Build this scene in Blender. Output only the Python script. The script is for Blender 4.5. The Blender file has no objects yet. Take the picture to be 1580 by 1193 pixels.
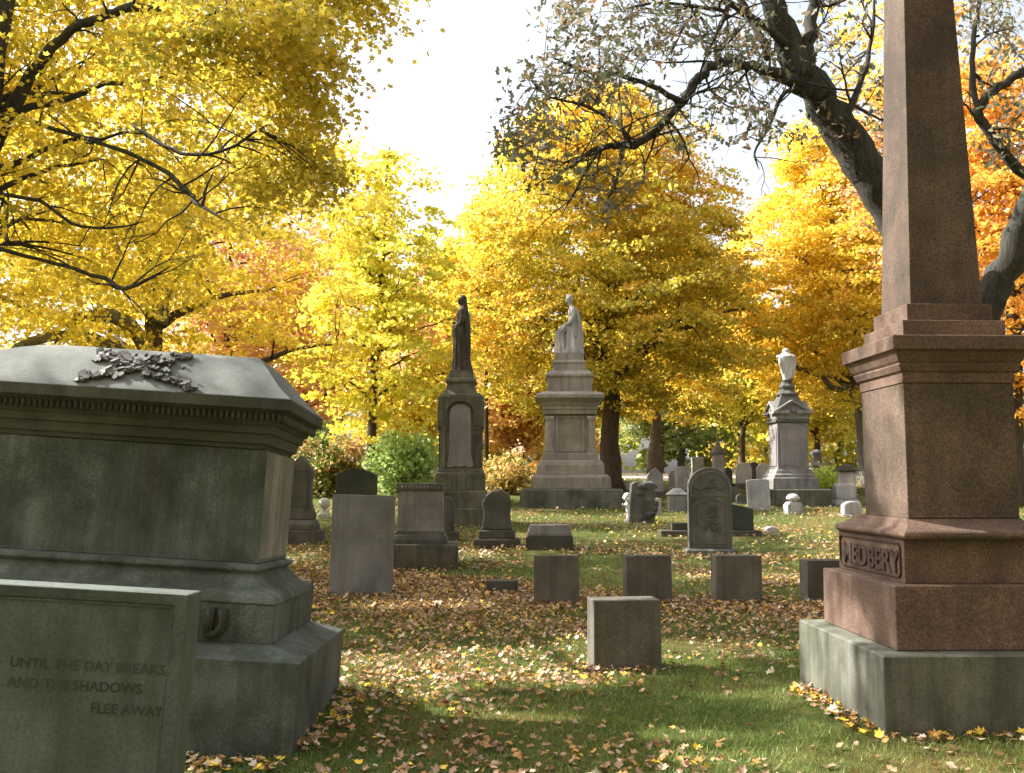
import bpy, bmesh, math, random
import numpy as np
from mathutils import Vector, Matrix, Euler
random.seed(7); rng = np.random.default_rng(11)
SC = bpy.context.scene
COL = SC.collection
R = math.radians
FPX = 1536.0; HZ = 745.0; CAMZ = 1.6
PITCH = math.atan((HZ-596.5)/FPX)

# ------------------------------------------------------------ terrain
def g(x, y):
    t = y-13.0
    s = 0.05*0.5*(t+math.sqrt(t*t+9))-0.05*0.5*(-13+math.sqrt(169+9))-0.0
    t2 = y-58.0
    s -= 0.047*0.5*(t2+math.sqrt(t2*t2+36))
    s += 0.047*0.5*(-58+math.sqrt(58*58+36))
    s += 0.012*math.sin(x*0.9+1.3)*math.sin(y*0.7)+0.008*math.sin(x*2.1+y*1.3)
    s += 0.045*math.exp(-((x-0.7)/1.0)**2-((y-7.75)/0.35)**2)
    return s
def g_np(x, y):
    t = y-13.0
    s = 0.025*(t+np.sqrt(t*t+9))-0.025*(-13+math.sqrt(178))
    t2 = y-58.0
    s = s-0.0235*(t2+np.sqrt(t2*t2+36))+0.0235*(-58+math.sqrt(58*58+36))
    s = s+0.012*np.sin(x*0.9+1.3)*np.sin(y*0.7)+0.008*np.sin(x*2.1+y*1.3)
    s = s+0.045*np.exp(-((x-0.7)/1.0)**2-((y-7.75)/0.35)**2)
    return s
CP, SP = math.cos(PITCH), math.sin(PITCH)
def at(px, py, Y):
    """world point seen at a place of the photograph, at forward distance Y"""
    a = (px-790)/FPX; b = -(py-596.5)/FPX
    d = Vector((a, CP-b*SP, SP+b*CP))
    k = Y/d.y
    return Vector((d.x*k, Y, CAMZ+d.z*k))
def ground_at(px, py):
    lo = 2.5; prev = None; Y = 2.5
    while Y < 160:
        p = at(px, py, Y)
        if p.z <= g(p.x, p.y): break
        Y += 0.25
    a, b = Y-0.25, Y
    for _ in range(24):
        m = (a+b)/2; p = at(px, py, m)
        if p.z <= g(p.x, p.y): b = m
        else: a = m
    p = at(px, py, b); p.z = g(p.x, p.y)
    return p
# direction towards the sun
SUN_EL = R(42); SUN_AZ = math.atan2(-0.92, 0.30)    # angle from +Y, towards -X
SD = Vector((math.sin(SUN_AZ)*math.cos(SUN_EL), math.cos(SUN_AZ)*math.cos(SUN_EL), math.sin(SUN_EL)))

# ------------------------------------------------------------ tagging
def tag(o, label=None, cat=None, group=None, kind=None):
    if label: o['label'] = label
    if cat: o['category'] = cat
    if group: o['group'] = group
    if kind: o['kind'] = kind
    return o
def empty(name, loc, rot=(0, 0, 0)):
    o = bpy.data.objects.new(name, None); COL.objects.link(o)
    o.location = loc; o.rotation_euler = rot; o.empty_display_size = 0.3
    return o
def link_mesh(name, me, mat, parent=None, bevel=0):
    o = bpy.data.objects.new(name, me); COL.objects.link(o)
    if mat: me.materials.append(mat)
    if parent: o.parent = parent
    if bevel:
        b = o.modifiers.new('bevel', 'BEVEL'); b.width = bevel; b.segments = 2
        b.limit_method = 'ANGLE'; b.angle_limit = R(35)
    return o

# ------------------------------------------------------------ mesh collector
class MB:
    def __init__(s): s.v = []; s.f = []
    def add(s, vs, fs):
        n = len(s.v); s.v += [tuple(v) for v in vs]; s.f += [tuple(i+n for i in f) for f in fs]; return s
    def box(s, x0, x1, y0, y1, z0, z1, M=None):
        vs = [Vector((x, y, z)) for z in (z0, z1) for x, y in ((x0, y0), (x1, y0), (x1, y1), (x0, y1))]
        if M: vs = [M@v for v in vs]
        return s.add(vs, [(3, 2, 1, 0), (4, 5, 6, 7), (0, 1, 5, 4), (1, 2, 6, 5), (2, 3, 7, 6), (3, 0, 4, 7)])
    def rings(s, prof, cx=0, cy=0):
        """stack of rectangles (half x, half y, z)"""
        vs = []; fs = []
        for hx, hy, z in prof:
            vs += [(cx-hx, cy-hy, z), (cx+hx, cy-hy, z), (cx+hx, cy+hy, z), (cx-hx, cy+hy, z)]
        for i in range(len(prof)-1):
            a = 4*i
            for k in range(4):
                fs.append((a+k, a+(k+1) % 4, a+4+(k+1) % 4, a+4+k))
        fs.append((3, 2, 1, 0)); e = 4*(len(prof)-1); fs.append((e, e+1, e+2, e+3))
        return s.add(vs, fs)
    def lathe(s, prof, cx=0, cy=0, n=20, M=None):
        vs = []; fs = []
        for r, z in prof:
            for k in range(n):
                a = 2*math.pi*k/n; vs.append(Vector((cx+r*math.cos(a), cy+r*math.sin(a), z)))
        if M: vs = [M@v for v in vs]
        for i in range(len(prof)-1):
            for k in range(n):
                fs.append((i*n+k, i*n+(k+1) % n, (i+1)*n+(k+1) % n, (i+1)*n+k))
        fs.append(tuple(range(n-1, -1, -1))); e = (len(prof)-1)*n; fs.append(tuple(e+k for k in range(n)))
        return s.add(vs, fs)
    def prism(s, out, y0, y1, M=None):
        """outline of (x, z), anticlockwise seen from the front, extruded in y"""
        n = len(out)
        vs = [Vector((x, y0, z)) for x, z in out]+[Vector((x, y1, z)) for x, z in out]
        if M: vs = [M@v for v in vs]
        fs = [tuple(range(n)), tuple(range(2*n-1, n-1, -1))]
        for i in range(n):
            j = (i+1) % n; fs.append((j, i, i+n, j+n))
        return s.add(vs, fs)
    def frame(s, outer, inner, y0, y1):
        """ring between two outlines with the same count, proud at y0, back at y1"""
        n = len(outer)
        vs = [(x, y0, z) for x, z in outer]+[(x, y0, z) for x, z in inner]+[(x, y1, z) for x, z in outer]+[(x, y1, z) for x, z in inner]
        fs = []
        for i in range(n):
            j = (i+1) % n
            fs += [(i, j, n+j, n+i), (j, i, 2*n+i, 2*n+j), (n+i, n+j, 3*n+j, 3*n+i), (2*n+i, 3*n+i, 3*n+j, 2*n+j)]
        return s.add(vs, fs)
    def ball(s, c, r, M=None, nu=12, nv=8):
        if not hasattr(r, '__len__'): r = (r, r, r)
        vs = [Vector((0, 0, -1))]; fs = []
        for i in range(1, nv):
            t = math.pi*i/nv
            for k in range(nu):
                a = 2*math.pi*k/nu; vs.append(Vector((math.sin(t)*math.cos(a), math.sin(t)*math.sin(a), -math.cos(t))))
        vs.append(Vector((0, 0, 1)))
        for k in range(nu):
            fs.append((0, 1+(k+1) % nu, 1+k)); e = 1+(nv-2)*nu
            fs.append((len(vs)-1, e+k, e+(k+1) % nu))
        for i in range(nv-2):
            for k in range(nu):
                a = 1+i*nu; fs.append((a+k, a+(k+1) % nu, a+nu+(k+1) % nu, a+nu+k))
        vs = [Vector((v.x*r[0], v.y*r[1], v.z*r[2])) for v in vs]
        if M: vs = [M@v for v in vs]
        c = Vector(c)
        return s.add([v+c for v in vs], fs)
    def tube(s, pts, rad, n=8, rough=0.0):
        vs = []; fs = []; m = len(pts); pts = [Vector(p) for p in pts]
        T0 = (pts[1]-pts[0]).normalized()
        U = T0.orthogonal().normalized()
        for i, p in enumerate(pts):
            t = (pts[min(i+1, m-1)]-pts[max(i-1, 0)]).normalized()
            U = (U-t*U.dot(t)).normalized(); W = t.cross(U)
            for k in range(n):
                a = 2*math.pi*k/n; r = rad[i]*(1+rough*(random.random()-.5)*2)
                vs.append(p+(U*math.cos(a)+W*math.sin(a))*r)
        for i in range(m-1):
            for k in range(n):
                fs.append((i*n+k, i*n+(k+1) % n, (i+1)*n+(k+1) % n, (i+1)*n+k))
        fs.append(tuple(range(n-1, -1, -1))); fs.append(tuple((m-1)*n+k for k in range(n)))
        return s.add(vs, fs)
    def mesh(s, name):
        me = bpy.data.meshes.new(name); me.from_pydata(s.v, [], s.f); me.update(); return me
    def build(s, name, mat, parent=None, bevel=0, smooth=False):
        me = s.mesh(name)
        if smooth: me.polygons.foreach_set('use_smooth', [True]*len(me.polygons))
        return link_mesh(name, me, mat, parent, bevel)

# ------------------------------------------------------------ materials
def newmat(name):
    m = bpy.data.materials.new(name); m.use_nodes = True
    nt = m.node_tree; nt.nodes.clear()
    return m, nt, nt.nodes, nt.links
def noise(N, L, vec, scale, detail=4, rough=0.55):
    n = N.new('ShaderNodeTexNoise'); n.inputs['Scale'].default_value = scale
    n.inputs['Detail'].default_value = detail; n.inputs['Roughness'].default_value = rough
    L.new(vec, n.inputs['Vector']); return n.outputs['Fac']
def ramp(N, L, fac, a, b, lo=0.0, hi=1.0):
    m = N.new('ShaderNodeMapRange'); m.inputs['From Min'].default_value = a; m.inputs['From Max'].default_value = b
    m.inputs['To Min'].default_value = lo; m.inputs['To Max'].default_value = hi
    L.new(fac, m.inputs['Value']); return m.outputs['Result']
def mix(N, L, fac, a, b, mode='MIX'):
    m = N.new('ShaderNodeMix'); m.data_type = 'RGBA'; m.blend_type = mode
    for i, v in ((0, fac), (6, a), (7, b)):
        if isinstance(v, (int, float)): m.inputs[i].default_value = v
        elif isinstance(v, tuple): m.inputs[i].default_value = (*v, 1)
        else: L.new(v, m.inputs[i])
    return m.outputs[2]
def coords(N, L, rand=True):
    tc = N.new('ShaderNodeTexCoord'); oi = N.new('ShaderNodeObjectInfo')
    if not rand: return tc.outputs['Object']
    mu = N.new('ShaderNodeVectorMath'); mu.operation = 'MULTIPLY_ADD'
    L.new(oi.outputs['Random'], mu.inputs[0]); mu.inputs[1].default_value = (13, 7, 5)
    L.new(tc.outputs['Object'], mu.inputs[2]); return mu.outputs[0]
def mapped(N, L, vec, sc):
    mp = N.new('ShaderNodeMapping'); mp.inputs['Scale'].default_value = sc; L.new(vec, mp.inputs['Vector']); return mp.outputs[0]
def stone(name, c1, c2, moss=0.3, mosscol=(0.045, 0.065, 0.02), speck=0.35, sscale=110, rough=0.85, streak=0.35, bump=0.25, stain=(0.03, 0.028, 0.022)):
    m, nt, N, L = newmat(name)
    v = coords(N, L)
    mid = noise(N, L, v, 2.3, 6, .6)
    col = mix(N, L, ramp(N, L, mid, .4, .6), c1, c2)
    fine = noise(N, L, v, sscale, 2, .7)
    sp = ramp(N, L, fine, .36, .64, 1-speck, 1+speck)
    cb = N.new('ShaderNodeCombineColor'); [L.new(sp, cb.inputs[i]) for i in range(3)]
    col = mix(N, L, 1.0, col, cb.outputs[0], 'MULTIPLY')
    st = noise(N, L, mapped(N, L, v, (7, 7, .55)), 1.0, 5, .6)
    col = mix(N, L, ramp(N, L, st, .48, .66, 0, streak), col, stain)
    st2 = noise(N, L, mapped(N, L, v, (8, 8, .5)), 1.3, 7, .65)
    blot = noise(N, L, v, 5.5, 7, .7)
    mf = N.new('ShaderNodeMath'); mf.operation = 'MULTIPLY'; L.new(ramp(N, L, st2, .4, .65), mf.inputs[0]); L.new(ramp(N, L, blot, .3, .6, moss*.45, moss), mf.inputs[1])
    col = mix(N, L, mf.outputs[0], col, mosscol)
    low = noise(N, L, v, .8, 3, .5); cb2 = N.new('ShaderNodeCombineColor'); lo_ = ramp(N, L, low, .35, .65, .78, 1.18); [L.new(lo_, cb2.inputs[i]) for i in range(3)]
    col = mix(N, L, 1.0, col, cb2.outputs[0], 'MULTIPLY')
    big = noise(N, L, v, 12, 8, .75)
    col = mix(N, L, ramp(N, L, big, .62, .8, 0, .5), col, tuple(min(1, c*1.7+.03) for c in c1))
    p = N.new('ShaderNodeBsdfPrincipled'); L.new(col, p.inputs['Base Color']); p.inputs['Roughness'].default_value = rough
    p.inputs['Specular IOR Level'].default_value = 0.35
    ad = N.new('ShaderNodeMath'); ad.operation = 'MULTIPLY_ADD'; L.new(big, ad.inputs[0]); ad.inputs[1].default_value = 2.0; L.new(fine, ad.inputs[2])
    b = N.new('ShaderNodeBump'); b.inputs['Strength'].default_value = bump; b.inputs['Distance'].default_value = 0.006
    L.new(ad.outputs[0], b.inputs['Height']); L.new(b.outputs[0], p.inputs['Normal'])
    o = N.new('ShaderNodeOutputMaterial'); L.new(p.outputs[0], o.inputs[0]); return m
def leafmat(name, trans=0.5, gloss=0.04, sat=1.0):
    m, nt, N, L = newmat(name)
    a = N.new('ShaderNodeAttribute'); a.attribute_name = 'col'
    d = N.new('ShaderNodeBsdfDiffuse'); t = N.new('ShaderNodeBsdfTranslucent')
    L.new(a.outputs['Color'], d.inputs['Color'])
    hs = N.new('ShaderNodeHueSaturation'); hs.inputs['Saturation'].default_value = 1.0; hs.inputs['Value'].default_value = 1.15
    L.new(a.outputs['Color'], hs.inputs['Color']); L.new(hs.outputs[0], t.inputs['Color'])
    mx = N.new('ShaderNodeMixShader'); mx.inputs[0].default_value = trans
    L.new(d.outputs[0], mx.inputs[1]); L.new(t.outputs[0], mx.inputs[2])
    gl = N.new('ShaderNodeBsdfGlossy'); gl.inputs['Roughness'].default_value = .45
    m2 = N.new('ShaderNodeMixShader'); m2.inputs[0].default_value = gloss
    L.new(mx.outputs[0], m2.inputs[1]); L.new(gl.outputs[0], m2.inputs[2])
    o = N.new('ShaderNodeOutputMaterial'); L.new(m2.outputs[0], o.inputs[0]); return m
def bark(name, c1, c2):
    m, nt, N, L = newmat(name)
    v = coords(N, L)
    n1 = noise(N, L, mapped(N, L, v, (9, 9, 1.6)), 2.2, 7, .7)
    n2 = noise(N, L, v, 1.7, 4)
    col = mix(N, L, ramp(N, L, n1, .35, .65), c1, c2)
    col = mix(N, L, ramp(N, L, n2, .5, .75, 0, .5), col, (.06, .075, .05))
    p = N.new('ShaderNodeBsdfPrincipled'); L.new(col, p.inputs['Base Color']); p.inputs['Roughness'].default_value = .95
    b = N.new('ShaderNodeBump'); b.inputs['Strength'].default_value = .9; b.inputs['Distance'].default_value = .03
    L.new(n1, b.inputs['Height']); L.new(b.outputs[0], p.inputs['Normal'])
    o = N.new('ShaderNodeOutputMaterial'); L.new(p.outputs[0], o.inputs[0]); return m

M = {}
M['green_granite'] = stone('green_granite', (.125, .145, .138), (.056, .066, .058), moss=.65, mosscol=(.03, .046, .02), speck=.35, streak=.45)
M['lid_granite'] = stone('lid_granite', (.185, .20, .195), (.125, .14, .135), moss=.3, mosscol=(.10, .12, .08), speck=.2, streak=.1)
M['cornice_granite'] = stone('cornice_granite', (.078, .08, .068), (.045, .046, .037), moss=.4, speck=.25, streak=.6)
M['side_granite'] = stone('side_granite', (.28, .27, .24), (.18, .18, .15), moss=.5, speck=.3)
M['slab_green'] = stone('slab_green', (.115, .137, .134), (.074, .088, .084), moss=.5, speck=.18, sscale=60, streak=.35)
M['red_granite'] = stone('red_granite', (.165, .105, .08), (.095, .062, .048), moss=.25, mosscol=(.07, .05, .03), speck=.4, sscale=75, streak=.25, stain=(.06, .04, .035))
M['red_granite_dark'] = stone('red_granite_dark', (.115, .078, .06), (.068, .047, .036), moss=.35, mosscol=(.05, .045, .02), speck=.4, sscale=75, streak=.3)
M['base_granite'] = stone('base_granite', (.16, .16, .14), (.085, .088, .07), moss=.5, mosscol=(.04, .06, .02), speck=.25, streak=.4)
M['grey'] = stone('grey', (.27, .26, .26), (.20, .195, .19), moss=.25, speck=.15, sscale=60)
M['grey_mid'] = stone('grey_mid', (.185, .18, .175), (.12, .12, .112), moss=.4, speck=.15, sscale=60)
M['grey_dark'] = stone('grey_dark', (.13, .125, .12), (.08, .08, .075), moss=.4, speck=.2)
M['dark_green'] = stone('dark_green', (.055, .062, .055), (.04, .045, .038), moss=.4, speck=.2)
M['brown'] = stone('brown', (.155, .145, .125), (.105, .098, .082), moss=.35, mosscol=(.06, .06, .03), speck=.2, sscale=60, streak=.35)
M['brown_dark'] = stone('brown_dark', (.10, .09, .08), (.07, .063, .056), moss=.3, speck=.2)
M['marble'] = stone('marble', (.62, .60, .58), (.48, .47, .45), moss=.18, mosscol=(.2, .2, .15), speck=.08, sscale=40, streak=.25, stain=(.2, .19, .18))
M['marble_grey'] = stone('marble_grey', (.47, .46, .46), (.34, .33, .34), moss=.2, speck=.1, sscale=40, streak=.35, stain=(.1, .09, .09))
M['slab_grey'] = stone('slab_grey', (.185, .187, .19), (.13, .13, .13), moss=.3, mosscol=(.13, .13, .11), speck=.12, sscale=50, streak=.45, stain=(.10, .10, .09), bump=.5)
M['panel'] = stone('panel', (.24, .22, .23), (.20, .18, .19), moss=.1, speck=.1, streak=.2)
M['statue_dark'] = stone('statue_dark', (.07, .055, .045), (.045, .037, .03), moss=.2, speck=.15, streak=.4)
M['mon_dark'] = stone('mon_dark', (.15, .14, .11), (.09, .085, .065), moss=.5, speck=.2, streak=.5)
M['mon_pale'] = stone('mon_pale', (.33, .29, .255), (.26, .23, .20), moss=.3, mosscol=(.12, .12, .08), speck=.15, streak=.35, stain=(.1, .08, .06))
M['letter_dark'] = stone('letter_dark', (.05, .052, .04), (.035, .04, .03), moss=.3, speck=.1)
M['letter_faint'] = stone('letter_faint', (.07, .085, .07), (.045, .055, .042), moss=.3, speck=.1)
M['letter_red'] = stone('letter_red', (.075, .045, .038), (.055, .033, .028), moss=0, speck=.2)
M['bronze'] = stone('bronze', (.13, .12, .12), (.05, .05, .05), moss=.2, speck=.2, rough=.6)
M['bark_oak'] = bark('bark_oak', (.014, .011, .009), (.06, .055, .042))
M['bark_brown'] = bark('bark_brown', (.035, .024, .017), (.11, .075, .05))
M['bark_grey'] = bark('bark_grey', (.09, .08, .075), (.24, .22, .20))
M['leaf'] = leafmat('autumn_leaf', .52)
M['leaf_oak'] = leafmat('oak_leaf', .35, .06)
M['leaf_litter'] = leafmat('litter_leaf', .12, .05)
M['blade'] = leafmat('grass_blade', .3, .03)

def ground_mat():
    m, nt, N, L = newmat('lawn')
    tc = N.new('ShaderNodeTexCoord'); v = tc.outputs['Object']
    n1 = noise(N, L, v, .55, 6, .6); n2 = noise(N, L, v, 9, 6, .7); n3 = noise(N, L, v, 70, 3, .7)
    col = mix(N, L, ramp(N, L, n2, .35, .65), (.06, .085, .022), (.105, .12, .035))
    col = mix(N, L, ramp(N, L, n1, .48, .62, 0, .75), col, (.17, .105, .045))
    col = mix(N, L, ramp(N, L, n3, .5, .7, 0, .6), col, (.02, .03, .01))
    p = N.new('ShaderNodeBsdfPrincipled'); L.new(col, p.inputs['Base Color']); p.inputs['Roughness'].default_value = 1
    p.inputs['Specular IOR Level'].default_value = .1
    b = N.new('ShaderNodeBump'); b.inputs['Strength'].default_value = .8; b.inputs['Distance'].default_value = .03
    L.new(n3, b.inputs['Height']); L.new(b.outputs[0], p.inputs['Normal'])
    o = N.new('ShaderNodeOutputMaterial'); L.new(p.outputs[0], o.inputs[0]); return m
def road_mat():
    m, nt, N, L = newmat('gravel_road')
    tc = N.new('ShaderNodeTexCoord'); v = tc.outputs['Object']
    n2 = noise(N, L, v, 3, 6, .7)
    col = mix(N, L, ramp(N, L, n2, .35, .65), (.42, .38, .33), (.30, .26, .21))
    p = N.new('ShaderNodeBsdfPrincipled'); L.new(col, p.inputs['Base Color']); p.inputs['Roughness'].default_value = .95
    o = N.new('ShaderNodeOutputMaterial'); L.new(p.outputs[0], o.inputs[0]); return m
M['lawn'] = ground_mat(); M['road'] = road_mat()

# ------------------------------------------------------------ ground
def grid(name, xs, ys, mat, dz=0.0):
    X, Y = np.meshgrid(xs, ys); Z = g_np(X, Y)+dz
    co = np.stack([X, Y, Z], -1).reshape(-1, 3)
    nx, ny = len(xs), len(ys)
    i = (np.arange(ny-1)[:, None]*nx+np.arange(nx-1)[None]).reshape(-1)
    fs = np.stack([i, i+1, i+1+nx, i+nx], -1)
    me = bpy.data.meshes.new(name); me.from_pydata(co.tolist(), [], fs.tolist())
    me.polygons.foreach_set('use_smooth', [True]*len(me.polygons)); me.update()
    return link_mesh(name, me, mat)
xs = np.concatenate([np.linspace(-400, -32, 12), np.linspace(-30, 30, 241), np.linspace(32, 400, 12)])
ys = np.concatenate([np.linspace(-120, 0, 8), np.linspace(1, 30, 200), np.linspace(31, 80, 50), np.linspace(84, 600, 20)])
tag(grid('ground', xs, ys, M['lawn']), kind='structure')
tag(grid('road', np.linspace(-2, 60, 60), np.linspace(50, 57, 12), M['road'], .02), kind='structure')

# ------------------------------------------------------------ leaves in bulk
def star_template():
    o = [(90, .95), (68, .6), (42, .86), (14, .55), (-14, .66), (-52, .46), (-90, .3), (-128, .46), (194, .66), (166, .55), (138, .86), (112, .6)]
    v = [(0, 0, 0)]+[(r*math.cos(R(a))*.5, r*math.sin(R(a))*.5, .35*r*r*.5) for a, r in o]
    n = len(o); f = [(0, 1+(i+1) % n, 1+i) for i in range(n)]
    return np.array(v), f
def star_low():
    o = [(90, 1), (66, .5), (35, .85), (0, .45), (-35, .6), (-90, .25), (215, .6), (180, .45), (145, .85), (114, .5)]
    v = [(r*math.cos(R(a))*.5, r*math.sin(R(a))*.5, .16*r*r) for a, r in o]
    return np.array(v), [tuple(range(len(o)))]
def kite():
    return np.array([(0, -.5, 0), (.42, 0, .14), (0, .5, 0), (-.42, 0, .14)]), [(0, 1, 2), (0, 2, 3)]
def oakleaf():
    v = [(0, -.5, 0), (.18, -.2, .05), (.1, -.05, 0), (.26, .15, .06), (.08, .28, 0), (0, .5, .05), (-.08, .28, 0), (-.26, .15, .06), (-.1, -.05, 0), (-.18, -.2, .05)]
    return np.array(v), [tuple(range(10))]
T_STAR, T_MID, T_KITE, T_OAK = star_template(), star_low(), kite(), oakleaf()
def unit(a): return a/np.maximum(np.linalg.norm(a, axis=1, keepdims=True), 1e-6)
def bulk(name, C, Nn, S, colr, tmpl, mat, parent=None, curl=None, fold=0):
    tv, tf = tmpl; n = len(C); k = len(tv)
    Nn = unit(Nn); a = rng.normal(size=(n, 3)); U = unit(np.cross(Nn, a)); V = np.cross(Nn, U)
    cw = (rng.uniform(-.6, 2.2, n) if curl is None else curl)[:, None, None]
    fw = (rng.normal(size=n)*fold)[:, None, None]*np.abs(tv[None, :, 0:1]+.15*tv[None, :, 1:2]) if fold else 0
    P = C[:, None, :]+S[:, None, None]*(fw*Nn[:, None]+tv[None, :, 0:1]*U[:, None]+tv[None, :, 1:2]*V[:, None]+cw*tv[None, :, 2:3]*Nn[:, None])
    P = P.reshape(-1, 3)
    lens = np.array([len(f) for f in tf]); flat = np.concatenate([np.array(f) for f in tf])
    loops = (np.arange(n)[:, None]*k+flat[None]).reshape(-1)
    L_ = np.tile(lens, n); starts = np.concatenate([[0], np.cumsum(L_)[:-1]])
    me = bpy.data.meshes.new(name)
    me.vertices.add(n*k); me.vertices.foreach_set('co', P.astype(np.float32).ravel())
    me.loops.add(len(loops)); me.loops.foreach_set('vertex_index', loops.astype(np.int32))
    me.polygons.add(len(L_)); me.polygons.foreach_set('loop_start', starts.astype(np.int32))
    try: me.polygons.foreach_set('loop_total', L_.astype(np.int32))
    except Exception: pass
    at_ = me.attributes.new('col', 'FLOAT_COLOR', 'POINT')
    cc = np.concatenate([np.clip(colr, 0.003, 1), np.ones((n, 1))], 1)
    at_.data.foreach_set('color', np.repeat(cc, k, 0).astype(np.float32).ravel())
    me.update(calc_edges=True); me.validate()
    return link_mesh(name, me, mat, parent)
def pnoise(P, f, seed):
    r = np.random.default_rng(seed); s = 0
    for i in range(6):
        d = r.normal(size=3); d /= np.linalg.norm(d); s = s+np.sin(P@d*f*(0.6+.35*i)+r.uniform(0, 6.28))/(1+.3*i)
    return s/3.2
def gradient(v, cols):
    v = np.clip(v, 0, .9999)*(len(cols)-1); i = v.astype(int); t = (v-i)[:, None]; c = np.array(cols)
    return c[i]*(1-t)+c[i+1]*t
# sunny spots on the lawn: (x, y, rx, ry)
SUNNY = [(-.5, 8.6, 1.7, 1.0), (.6, 9.0, 1.0, .9), (2.4, 9.9, 2.4, .8), (-3.5, 6.6, .6, .5), (3.0, 8.0, .5, .5), (7.2, 5.5, 1.3, .5), (4.5, 6.5, .7, .35), (2.7, 7.3, .5, .4), (-1.4, 18.5, 1.2, .9), (1.5, 22, 2, .8), (4, 15.5, 1.4, .5), (-1, 12.5, .8, .4), (.2, 5.2, .35, .2), (1.2, 6.0, .5, .2), (1.6, 4.7, .4, .2), (5.5, 29.5, 4.5, 2.2), (2, 26.5, 3.5, 1.2), (13, 29, 4, 2), (-2.2, 6.9, .9, .35), (-.4, 7.0, .9, .22), (2.0, 7.6, .7, .2), (.8, 6.6, .5, .15)]
NOFILT = [False]
def shade_keep(C, p=.9):
    if NOFILT[0]: return np.ones(len(C), bool)
    t = (C[:, 2]-0.1)/SD.z; gx = C[:, 0]-SD.x*t; gy = C[:, 1]-SD.y*t
    t = (C[:, 2]-0.1-g_np(gx, gy))/SD.z; gx = C[:, 0]-SD.x*t; gy = C[:, 1]-SD.y*t
    keep = np.ones(len(C), bool)
    wob = .35*np.sin(gx*4.1+gy*2.3)+.3*np.sin(gx*1.7-gy*5.2+1)
    for x, y, rx, ry in SUNNY:
        q = ((gx-x)/rx)**2+((gy-y)/ry)**2
        keep &= ~((q < 1+wob) & (rng.random(len(C)) < p))
    return keep

Y_ = dict(
 gold=[(.50, .40, .02), (.78, .55, .02), (.85, .62, .03), (.80, .50, .02)],
)
def crown(parent, cen, rad, nspray, per, size, cols, seed, tmpl=T_KITE, mat='leaf', flat=.16, sr=.75, hf=.45, droop=.25, shell=.45, low=1.0, clipfn=None, jit=.16, normj=.6, lump=.22, name='crown', pinch=0.0):
    r = np.random.default_rng(seed)
    cen = np.array(cen); rad = np.array(rad)
    d = unit(r.normal(size=(nspray, 3))); d[:, 2] = np.where(d[:, 2] < 0, d[:, 2]*low, d[:, 2])
    rr = r.random(nspray)**shell
    bump = 1+lump*pnoise(d*3, 1.3, seed+5)+.12*pnoise(d*9, 1.0, seed+6)
    shape = d*(rr*bump)[:, None]
    if pinch: shape[:, :2] *= (1-pinch*np.clip(shape[:, 2:3], -1, 1)*.5-.0)
    C = cen+shape*rad
    if clipfn is not None: C = C[clipfn(C)]
    C = C[shade_keep(C)]
    ns = len(C)
    out = unit((C-cen)*np.array([1, 1, .3]))
    srr = sr*r.uniform(.6, 1.35, ns)
    rep = np.repeat(np.arange(ns), per); n = len(rep)
    # disc in plane tilted outwards
    nrm = unit(np.stack([out[:, 0]*droop, out[:, 1]*droop, np.ones(ns)], 1)+r.normal(size=(ns, 3))*.18)
    a = unit(np.cross(nrm, r.normal(size=(ns, 3)))); b = np.cross(nrm, a)
    q = r.normal(size=(n, 3))*np.array([.5, .5, flat])
    P = C[rep]+srr[rep, None]*(q[:, :1]*a[rep]+q[:, 1:2]*b[rep]+q[:, 2:]*nrm[rep])
    P[:, 2] -= droop*.4*srr[rep]*(q[:, 0]**2+q[:, 1]**2)
    lk = shade_keep(P, .97); P = P[lk]; rep = rep[lk]; n = len(rep)
    Nn = nrm[rep]*.8+r.normal(size=(n, 3))*normj
    hv = .5+.42*pnoise(C, hf, seed+1)+.10*r.normal(size=ns)
    col = gradient(hv[rep]+.07*r.normal(size=n), cols)*(1+jit*r.normal(size=(n, 1)))
    S = size*r.uniform(.7, 1.3, n)
    bulk(name, P, Nn, S, col, tmpl, M[mat], parent)
    return C
def bez(p0, p1, p2, n):
    return [p0*(1-t)**2+p1*2*t*(1-t)+p2*t*t for t in [i/n for i in range(n+1)]]
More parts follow.
